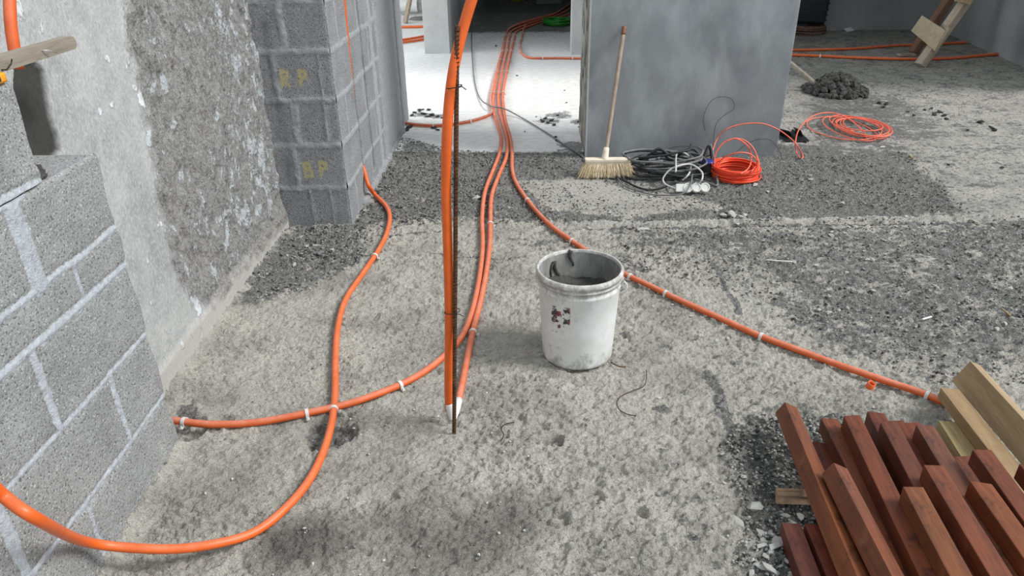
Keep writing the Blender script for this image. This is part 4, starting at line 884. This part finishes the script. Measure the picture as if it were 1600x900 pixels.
# ------------------------------------------------------------------ things beyond
def lumpy(name, c, rx, ry, h, mat, seed, n=60):
    bm = bmesh.new(); r = random.Random(seed)
    for k in range(n):
        a = r.uniform(0, 6.28); q = r.random() ** .6; x, y = rx * q * math.cos(a), ry * q * math.sin(a); z = h * (1 - q ** 1.6) * r.uniform(.5, 1); s = r.uniform(.04, .15) * h + .008
        g = bmesh.ops.create_icosphere(bm, subdivisions=2, radius=s, matrix=Matrix.Translation((x, y, max(z, s * .3))))
        for v in g['verts']: v.co += Vector((r.uniform(-1, 1), r.uniform(-1, 1), r.uniform(-1, 1))) * s * .34
    for v in bm.verts: v.co.z = max(v.co.z, -.004)
    return build(name, bm, mat, loc=None), Vector((c.x, c.y, 0))
o, c = lumpy('mortar_heap', gp(1305, 143), .24, .26, .15, M_MORTAR, 3, 380); o.location = c; tag(o, 'heap of dark wet mortar on the floor right of the grey pillar', 'mortar')
# shovel: handle behind the pillar, blade running under the heap
root = empty('shovel', gp(1285, 140)); tag(root, 'shovel with grey dusty shaft coming from behind the pillar into the mortar heap', 'shovel')
a = gp(1282, 138, .03) - root.location; b = gp(1236, 100, .20) - root.location
bm = bmesh.new(); tube(bm, [a.lerp(b, k / 6 * 2.2) for k in range(7)], .021, 12); build('shaft', bm, M_DUSTY, root)
bm = bmesh.new(); n = 8; V = [[bm.verts.new(a + Vector((.26 * i / n, (j / n - .5) * .20 * (1 - .4 * (i / n) ** 3) , .010 - .03 * (i / n) + .04 * (j / n - .5) ** 2 * 4 * .5))) for j in range(n + 1)] for i in range(n + 1)]
for i in range(n):
    for j in range(n): bm.faces.new((V[i][j], V[i + 1][j], V[i + 1][j + 1], V[i][j + 1]))
bmesh.ops.solidify(bm, geom=bm.faces[:], thickness=.004); build('blade', bm, M_CLODG, root)
# black plastic tray bits
q = gp(1238, 215); root = empty('plastic_tray', (q.x, q.y, 0)); tag(root, 'crumpled black plastic tray on the floor at the right foot of the pillar', 'tray')
bm = bmesh.new(); bx(bm, (0, 0, .006), (.16, .20, .010), Matrix.Rotation(-.05, 3, 'Z'), .003)
for k, (x, y, ang, tl) in enumerate([(-.05, .02, .6, .9), (.0, -.01, -.5, .8), (.045, .03, .2, 1.0)]): bx(bm, (x, y, .032), (.05, .09, .006), Matrix.Rotation(ang, 3, 'Z') @ Matrix.Rotation(tl, 3, 'Y'), .002)
build('tray', bm, plain('glossy_black', (.02, .02, .022), .25, .6), root)
# tool case on a coil of brown cable
cc = gp(1270, 50); root = empty('cable_coil', (cc.x - .12, cc.y - .04, 0)); tag(root, 'flat coil of brown cable on the floor under the black tool case', 'cable')
bm = bmesh.new(); r = random.Random(2)
for i in range(26):
    rad = r.uniform(.15, .24); z = .012 + .085 * (i % 7) / 7; ph = r.uniform(0, 6)
    tube(bm, [Vector((rad * math.cos(t) * 1.05, rad * math.sin(t), z + .008 * math.cos(t + ph))) for t in [2 * math.pi * k / 36 for k in range(36)]], .007, 6, closed=True)
build('coil', bm, M_BROWNC, root)
root = empty('tool_case', (cc.x - .16, cc.y + .02, .104)); tag(root, 'black ribbed plastic tool case standing on brown cable behind the pillar', 'case')
tr = Matrix.Rotation(math.radians(3), 3, 'Y')
bm = bmesh.new(); bx(bm, (0, 0, .23), (.56, .16, .46), tr, .035); build('shell', bm, M_CASE, root, True)
for k, z in enumerate((.05, .11, .17, .24, .31, .38)):
    bm = bmesh.new(); bx(bm, tr @ Vector((0, -.080, z)), (.50, .016, .008 if k % 2 else .014), tr, .003); bx(bm, tr @ Vector((.275, 0, z)), (.022, .12, .022), tr, .006); build('rib', bm, M_CASE, root)
bm = bmesh.new(); bx(bm, tr @ Vector((.205, -.086, .425)), (.07, .012, .018), tr, .004); build('latch', bm, M_WHITE, root)
# timber trestle legs with plywood gusset
f1 = gp(1426, 84); f2 = gp(1437, 104)
t1 = yp(1484, -2, f1.y + .05); t2 = yp(1512, -2, f2.y + .10)
root = empty('trestle', f2); tag(root, 'wooden trestle legs joined by a plywood plate, leaning in the right-hand room', 'trestle')
def bar(a, b, w, h, mat, name, ext=1.0, col=(1, 1, 1), lab=None):
    a = a - f2; b = b - f2; b = a + (b - a) * ext; d = b - a; bm = bmesh.new(); bx(bm, (0, 0, d.length / 2), (w, h, d.length), bev=.004)
    o = build(name, bm, mat, root); o.location = a; o.rotation_euler = d.to_track_quat('Z', 'Y').to_euler(); o.color = (*col, 1)
    if lab: o['label'] = lab
    return o
M_TL = wood('leg_timber', (.30, .245, .185), (.50, .43, .35), (.15, .11, .08), .85, ax=(30, 30, 2)); M_TD = wood('leg_dark', (.13, .075, .05), (.24, .14, .095), (.06, .035, .025), .85, ax=(30, 30, 2))
bar(f1 + Vector((0, 0, .01)), t1, .085, .075, M_TD, 'leg', 1.5, lab='dark brown leg'); bar(f2 + Vector((0, 0, .012)), t2, .085, .075, M_TL, 'leg', 1.5, lab='pale weathered leg')
# gusset spans both legs
pa = [yp(1437, 23, (f1.y + f2.y) / 2 - .1), yp(1473, 46, f2.y - .0), yp(1457, 78, f2.y - .03), yp(1420, 47, (f1.y + f2.y) / 2 - .1)]
bm = bmesh.new(); nrm = (pa[1] - pa[0]).cross(pa[3] - pa[0]).normalized(); nrm = nrm if nrm.y > 0 else -nrm
off = Vector((0, -.045, 0)); A_ = [bm.verts.new(p - f2 + off) for p in pa]; B_ = [bm.verts.new(p - f2 + off + nrm * .02) for p in pa]
bm.faces.new(A_); bm.faces.new(B_[::-1])
for k in range(4): bm.faces.new((A_[(k + 1) % 4], A_[k], B_[k], B_[(k + 1) % 4]))
bmesh.ops.recalc_face_normals(bm, faces=bm.faces); build('gusset_plate', bm, M_PLY, root)
bar(yp(1458, 79, f2.y - .02), yp(1480, 42, f2.y - .02), .09, .02, M_PLY, 'cleat')
bar(yp(1503, 5, f2.y + .02), yp(1514, -16, f2.y + .02), .13, .09, M_PINE, 'cleat', lab='pale cleat near the top')
bm = bmesh.new(); q = gp(1418, 86); bx(bm, (0, 0, .012), (.16, .07, .024), bev=.004); o = build('packing_piece', bm, M_GWOOD); o.location = (q.x - .03, q.y - .04, 0); tag(o, 'small grey packing board at the dark trestle leg foot', 'board')
# green hose coil in the corridor's far end
gc = gp(871, 38); bm = bmesh.new(); r = random.Random(5)
for i in range(24):
    rad = r.uniform(.10, .20); z = .010 + .06 * (i % 6) / 6; ph = r.uniform(0, 6)
    tube(bm, [Vector((rad * math.cos(t), rad * 1.1 * math.sin(t), z + .010 * math.cos(t + ph))) for t in [2 * math.pi * k / 32 for k in range(32)]], .008, 6, closed=True)
o = build('hose_coil', bm, M_GREEN); o.location = (gc.x, gc.y, 0); tag(o, 'coil of green hose lying beside the conduits at the corridor end', 'hose')
# far left strip: leaning board, white pipe on a stone
a = gp(633, 36); b = yp(646, -30, a.y + .1); bm = bmesh.new(); d = b - a; bx(bm, (0, 0, d.length * .8), (.10, .03, d.length * 1.6), bev=.004)
o = build('leaning_board', bm, M_GWOOD); o.location = a; o.rotation_euler = d.to_track_quat('Z', 'Y').to_euler(); tag(o, 'narrow grey board leaning upright behind the block pier', 'board')
q = gp(652, 22); bm = bmesh.new(); tube(bm, [Vector((-.35, 0, .12)), Vector((.02, -.02, .12))], .09, 20, cap=False); tube(bm, [Vector((.02, -.02, .12)), Vector((-.35, 0, .12))], .082, 20, cap=False)
o = build('drain_pipe', bm, M_WHITE); o.location = (q.x, q.y, 0); tag(o, 'short white drain pipe lying behind the pale corridor column', 'pipe')
bm = bmesh.new(); q = gp(655, 30); g = bmesh.ops.create_icosphere(bm, subdivisions=2, radius=.12)
for v in g['verts']: v.co = Vector((v.co.x * 1.3, v.co.y, max(-.0, v.co.z * .35))) + Vector((random.gauss(0, .006), random.gauss(0, .006), 0))
o = build('rubble_lump', bm, M_CLODG); o.location = (q.x, q.y, 0); tag(o, 'grey lump of rubble in front of the white drain pipe', 'rubble')
bm = bmesh.new(); q = gp(858, 6); bx(bm, (0, 0, .10), (.42, .30, .20), bev=.01); o = build('concrete_block', bm, M_CLODG); o.location = (q.x, q.y + .1, 0); tag(o, 'grey concrete block at the dark far end of the corridor', 'block')
bm = bmesh.new(); q = gp(810, 1); lathe(bm, [(0, 0), (.13, 0), (.15, .10), (.14, .16), (0, .17)], 20); o = build('yellow_tub', bm, plain('dull_yellow', (.45, .42, .06), .5)); o.location = (q.x, q.y, 0); tag(o, 'small yellowish tub at the dark far end of the corridor', 'tub')

# small things on the floor
q = gp(1358, 604); bm = bmesh.new(); lathe(bm, [(.0125, 0), (.0125, .022), (.0100, .022), (.0100, 0), (.0125, 0)], 20); o = build('pipe_offcut', bm, M_PIPE); o.location = (q.x, q.y, fz(q.x, q.y)); o.rotation_euler = (.25, .2, 0); tag(o, 'short orange conduit offcut standing just below the long conduit', 'offcut')
cab('rusty_wire', [gp(1010, 578, .004), gp(1010, 590, .006), gp(1006, 603, .005), gp(990, 610, .006), gp(972, 618, .005), gp(964, 628, .006), gp(968, 640, .005), gp(980, 647, .004), gp(994, 650, .003)], .0016, M_REBAR, 'thin rusty wire curled on the floor right of the bucket foot', cat='wire')
cab('rusty_wire', [gp(955, 566, .004), gp(962, 570, .006), gp(970, 573, .004), gp(978, 573, .003)], .0022, M_REBAR, 'short dark wire stub right beside the bucket foot', cat='wire')
cab('rusty_wire', [gp(782, 690, .002), gp(787, 680, .003), gp(783, 670, .005), gp(790, 663, .006), gp(804, 660, .004)], .0016, M_WIRE, 'short curl of dark wire on the floor right of the rod foot', cat='wire')
for (u0, v0, u1, v1, r_, mt_, lb) in [(1441, 499, 1455, 495, .004, M_WHITE, 'thin white stick lying on the dark rubble at right'), (1565, 482, 1579, 494, .004, M_PINE, 'small yellow wood splinter on the floor near the right edge'), (1196, 406, 1238, 409, .003, M_CLIP, 'pale thin plastic strip on the rubble above the long conduit'), (1421, 243, 1426, 248, .006, M_PINE, 'tiny wood splinter at the edge of the smooth slab'), (1375, 230, 1382, 229, .004, M_CLIP, 'tiny pale stick beyond the dark rubble')]:
    cab('floor_litter', [gp(u0, v0, .008), gp((u0 + u1) / 2, (v0 + v1) / 2, .009), gp(u1, v1, .007)], r_, mt_, lb, cat='litter')
q = gp(1326, 49); bm = bmesh.new(); bx(bm, (0, 0, .02), (.10, .07, .012), Matrix.Rotation(.4, 3, 'X') @ Matrix.Rotation(.3, 3, 'Z'), .003); o = build('paper_scrap', bm, M_WHITE); o.location = (q.x, q.y, 0); tag(o, 'crumpled white scrap on the floor right of the black tool case', 'scrap')

# ------------------------------------------------------------------ chips, clods and grit
def chip_mesh(seed, el):
    bm = bmesh.new(); r = random.Random(seed)
    pts = [bm.verts.new(Vector((r.gauss(0, 1), r.gauss(0, 1), r.gauss(0, 1))).normalized() * r.uniform(.75, 1)) for _ in range(16)]
    res = bmesh.ops.convex_hull(bm, input=pts)
    bmesh.ops.delete(bm, geom=[g for g in res['geom_interior'] if isinstance(g, bmesh.types.BMVert)], context='VERTS')
    for v in bm.verts: v.co = Vector((v.co.x * el, v.co.y, v.co.z * .55))
    me = bpy.data.meshes.new('concrete_chip'); bm.to_mesh(me); bm.free(); return me
CM = {}
for nm, mat in (('p', M_CHIP), ('d', M_CLOD), ('g', M_CLODG)):
    CM[nm] = []
    for k in range(6): me = chip_mesh(k * 7 + 1, 1 + .25 * k); me.materials.append(mat); CM[nm].append(me)
def where(u, v, g):
    if g == 'chips on the right-hand rubble':
        if u > 1500: return 'small pale stone chip on the rubble near the right edge', 'chips near the right edge'
        if v < 350: return 'small pale stone chip on the dark rubble between pillar and slab joint', 'chips between pillar and slab joint'
        if u < 1150: return 'small pale stone chip beside the long conduit right of the bucket', 'chips beside the long conduit'
        if v < 430: return 'small pale stone chip on the rubble just below the slab joint at right', 'chips just below the slab joint'
        return 'small pale stone chip on the rubble above the right half of the long conduit', 'chips above the long conduit'
    if g == 'chips beside the timber stack':
        if v < 840: return 'small pale concrete chip in the upper rubble between grooved board and lowest beams', 'chips under the grooved board'
        if v < 868: return 'small pale concrete chip in the thick of the rubble left of the lowest beams', 'chips left of the lowest beams'
        return 'small pale concrete chip in the rubble at the bottom edge left of the beams', 'chips at the bottom edge'
    if g == 'stones at the pier foot':
        if u > 600: return 'grey stone in the dark gravel right of the pier, near the upright conduit', 'stones near the upright conduit'
        if u < 475: return 'grey stone in the gravel against the rough plastered wall foot', 'stones by the plastered wall foot'
        return 'grey stone in the gravel in front of the block pier face', 'stones in front of the pier'
    if g == 'clods in the right-hand room':
        if u < 1400: return 'dark crumb of mortar between the mortar heap and the loose orange coil', 'clods near the mortar heap'
        if u < 1500: return 'dark crumb of mortar in the middle of the pale right-hand slab', 'clods in the middle of the slab'
        return 'dark crumb of mortar at the right side of the pale slab', 'clods at the right of the slab'
    return None
def chip(u, v, rpx, kind, label, group=None, k=None, rz=None, name='concrete_chip', cat='rubble'):
    q = gp(u, v); depth = (q - Vector((0, 0, H))).length; r_ = rpx * depth / F * .8
    o = bpy.data.objects.new(name, random.choice(CM[kind]) if k is None else CM[kind][k]); COL.objects.link(o)
    o.scale = (r_, r_, r_); o.location = (q.x, q.y, fz(q.x, q.y) + r_ * .38); o.rotation_euler = (random.uniform(-.2, .2), random.uniform(-.2, .2), random.uniform(0, 6) if rz is None else rz); wl_ = where(u, v, group)
    if wl_: label, group = wl_
    tag(o, label, cat, group)
chip(1179, 789, 14, 'p', 'largest pale concrete chip beside the grooved board left of the timber', k=1, rz=.3)
chip(1152, 807, 10, 'p', 'long pale concrete sliver left of the largest chip', k=5, rz=-.9)
chip(866, 686, 8, 'g', 'grey concrete flake in the pit in the middle foreground', k=1)
chip(1253, 801, 8, 'p', 'pale chip between the grooved board and the lowest beams', k=2)
G1 = ('small pale concrete chip in the rubble left of the low red beams', 'chips beside the timber stack')
rc = random.Random(12)
for u, v, s in [(1192, 830, 7), (1222, 849, 11), (1210, 860, 9), (1204, 868, 8), (1213, 845, 9), (1230, 878, 7), (1218, 882, 7), (1190, 855, 7), (1197, 872, 8), (1240, 812, 7), (1205, 823, 5), (1188, 834, 5), (1228, 800, 5), (1181, 860, 5), (1201, 892, 8), (1189, 886, 7), (1236, 895, 6), (1160, 848, 5), (1177, 872, 5), (1193, 845, 7), (1207, 836, 5), (1174, 893, 7), (1215, 893, 6)]: chip(u, v, s, 'p', *G1)
G2 = ('tiny pale chip scattered on the dark floor above the grooved board', 'chips above the grooved board')
for u, v, s in [(1161, 749, 6), (1182, 741, 3), (1213, 759, 3), (1222, 747, 4), (1143, 730, 4), (1150, 732, 2.5), (1110, 756, 4), (1121, 778, 3), (1131, 757, 4), (1116, 768, 3), (1175, 716, 3), (1192, 691, 2.5), (1365, 633, 3), (1202, 756, 3), (1120, 785, 3)]: chip(u, v, s, 'p', *G2)
G3 = ('small pale chip lying on a red timber beam near its left end', None)
G4 = ('pale stone chip on the rubble along the slab joint behind the bucket', 'chips along the slab joint')
for u, v, s in [(1005, 358, 7), (998, 361, 4), (1130, 338, 9), (1145, 341, 8), (1158, 344, 6), (1118, 330, 5), (1142, 334, 6), (1163, 338, 5), (1153, 350, 5), (953, 333, 5), (1088, 315, 4), (1083, 319, 3), (1017, 308, 4), (1060, 315, 3)]: chip(u, v, s, 'p', *G4)
G5 = ('small pale stone chip on the dark rubble floor right of the bucket', 'chips on the right-hand rubble')
for u, v, s in [(1417, 339, 6), (1316, 319, 4), (1330, 299, 3), (1299, 368, 6), (1320, 363, 4), (1275, 416, 5), (1242, 409, 4), (1355, 405, 4), (1363, 406, 5), (1364, 455, 5), (1293, 490, 5), (1279, 484, 5), (1525, 379, 5), (1580, 449, 5), (1556, 516, 5), (1570, 508, 4), (1193, 377, 4), (1072, 478, 4), (1110, 493, 5), (1120, 529, 5), (1050, 475, 3), (1027, 470, 4), (1020, 478, 4), (1399, 354, 4), (1311, 485, 3), (1340, 373, 3), (1324, 480, 4), (1322, 425, 4), (1228, 375, 3), (1595, 411, 3), (1300, 362, 4), (1080, 494, 5), (1138, 527, 4), (1381, 375, 3), (1266, 282, 4), (1265, 276, 3), (1180, 290, 5), (1200, 300, 4), (1230, 285, 3)]: chip(u, v, s, 'p', *G5)
G6 = ('grey stone lying in the gravel at the foot of the block pier', 'stones at the pier foot')
for u, v, s in [(529, 357, 5), (480, 385, 6), (494, 382, 6), (545, 384, 4), (462, 383, 5), (498, 396, 6), (440, 395, 5), (545, 390, 4), (520, 392, 5), (470, 372, 4), (510, 375, 4), (746, 309, 8), (733, 317, 6), (665, 331, 3), (645, 315, 3), (460, 412, 4), (420, 410, 4), (405, 428, 4), (490, 405, 4), (560, 365, 4), (448, 382, 4)]: chip(u, v, s, 'g' if rc.random() < .6 else 'p', *G6)
G7 = ('dark crumb of mortar on the pale floor beyond the pier corner', 'clods by the pier corner')
for u, v, s in [(648, 176, 4), (655, 173, 5), (662, 178, 5), (670, 172, 5), (676, 180, 5), (684, 182, 4), (660, 171, 3), (668, 182, 4), (644, 180, 4), (678, 200, 5), (684, 203, 4), (640, 199, 6), (636, 203, 5), (692, 184, 3)]: chip(u, v, s, 'd', *G7, name='mortar_clod', cat='clod')
G8 = ('dark crumb of mortar on the white corridor floor left of the pillar', 'clods on the corridor floor')
for u, v, s in [(848, 190, 5), (852, 185, 4), (856, 192, 4), (862, 188, 4), (866, 195, 4), (872, 180, 3), (868, 214, 4), (845, 187, 3), (905, 190, 4), (906, 198, 3), (820, 205, 2), (808, 118, 2.5), (885, 160, 2), (870, 220, 3), (838, 182, 2), (882, 141, 2), (775, 72, 3)]: chip(u, v, s, 'd', *G8, name='mortar_clod', cat='clod')
G9 = ('dark crumb of mortar on the pale slab of the right-hand room', 'clods in the right-hand room')
for u, v, s in [(1468, 175, 5), (1475, 181, 5), (1478, 186, 4), (1460, 179, 4), (1428, 180, 3), (1418, 176, 3), (1374, 161, 5), (1385, 163, 5), (1380, 168, 4), (1445, 172, 3), (1550, 201, 4), (1555, 204, 4), (1482, 257, 3), (1512, 203, 3), (1565, 262, 3), (1455, 170, 3), (1335, 150, 6), (1348, 148, 5), (1353, 152, 4)]: chip(u, v, s, 'd', *G9, name='mortar_clod', cat='clod')
chip(1532, 191, 7, 'd', 'round dark mortar clod alone on the pale slab at right', name='mortar_clod', cat='clod')
# grit: countless crumbs, one object each for dark rubble and pale grains
def grit(name, n, polys, size, mats, label, seed):
    r = np.random.default_rng(seed); base = np.array([(0, 0, .8), (.9, 0, 0), (0, .9, .1), (-.9, .1, 0), (0, -.9, 0), (.1, 0, -.6)]); fc = np.array([(0, 1, 2), (0, 2, 3), (0, 3, 4), (0, 4, 1), (5, 2, 1), (5, 3, 2), (5, 4, 3), (5, 1, 4)])
    P = []
    for pts, wgt in polys:
        pp = np.array(px(*pts)); lo, hi = pp.min(0), pp.max(0); k = int(n * wgt); x = r.uniform(lo[0], hi[0], k * 4); y = r.uniform(lo[1], hi[1], k * 4)
        sd = sdpoly(x + .08 * (fbm(x * 6, y * 6, 3, 5) - .5), y, pp); keep = (sd < .03) & (r.random(k * 4) < .15 + 1.3 * np.clip(fbm(x * 5, y * 5, 4, 77) - .32, 0, 1) * 2); P.append(np.stack([x[keep], y[keep]], 1)[:k])
    P = np.vstack(P); P = P[(P[:, 0] > -1.15) | (P[:, 1] > 1.75)]; P = P[~((P[:, 0] < PXR + .01) & (P[:, 1] > PYF - .01))]; P = P[~((P[:, 0] > PL[0]) & (P[:, 0] < PR) & (P[:, 1] > PL[1]) & (P[:, 1] < PL[1] + PD))]
    N = len(P); s = size[0] + (size[1] - size[0]) * r.random(N) ** 4
    i = np.clip(np.searchsorted(gx, P[:, 0]), 1, len(gx) - 1); j = np.clip(np.searchsorted(gy, P[:, 1]), 1, len(gy) - 1); z = Z[j, i]
    ang = r.uniform(0, 6.28, N); V = base[None] * (1 + r.uniform(-.35, .35, (N, 6, 3))); V[:, :, 0] *= r.uniform(.8, 1.6, (N, 1))
    c, sn = np.cos(ang)[:, None], np.sin(ang)[:, None]; x = V[:, :, 0] * c - V[:, :, 1] * sn; y = V[:, :, 0] * sn + V[:, :, 1] * c
    co = np.stack([x, y, V[:, :, 2] * .8], -1) * s[:, None, None] + np.stack([P[:, 0], P[:, 1], z + s * .25], -1)[:, None, :]
    f = (fc[None] + 6 * np.arange(N)[:, None, None]).reshape(-1, 3)
    me = bpy.data.meshes.new(name); me.vertices.add(N * 6); me.vertices.foreach_set('co', co.astype(np.float32).ravel()); me.loops.add(len(f) * 3); me.loops.foreach_set('vertex_index', f.astype(np.int32).ravel())
    me.polygons.add(len(f)); me.polygons.foreach_set('loop_start', np.arange(0, len(f) * 3, 3, dtype=np.int32))
    o = link(name, me, mats); me.polygons.foreach_set('material_index', np.repeat(r.integers(0, len(mats), N), 8).astype(np.int32)); me.update(calc_edges=True)
    return tag(o, label, 'grit', kind='stuff')
pier_g = [(400, 420), (450, 352), (560, 342), (590, 275), (635, 215), (700, 235), (770, 238), (755, 300), (690, 345), (590, 352), (560, 400), (470, 450), (370, 465)]
band_g = [(690, 240), (900, 240), (1240, 250), (1420, 240), (1510, 333), (1300, 352), (1000, 352), (700, 342)]
right_g = [(960, 356), (1650, 340), (1650, 600), (1480, 600), (1100, 440), (960, 400)]
timb_g = [(1140, 700), (1215, 650), (1330, 650), (1330, 900), (1150, 900), (1190, 800)]
near_g = [(860, 560), (1140, 600), (1220, 900), (200, 900), (300, 700), (560, 520)]
grit('dark_grit', 42000, [(pier_g, .30), (band_g, .36), (right_g, .22), (timb_g, .12)], (.0014, .0085), [M_CLODG, M_CLODG, M_CLOD, M_CLODL], 'dark gravelly grit spread over the rubble-strewn floor', 1)
grit('pale_grit', 12000, [(pier_g, .20), (band_g, .22), (right_g, .38), (timb_g, .12), (near_g, .08)], (.0012, .0065), [M_CHIP, M_CLODG], 'pale stone grains scattered over the rubble-strewn floor', 2)
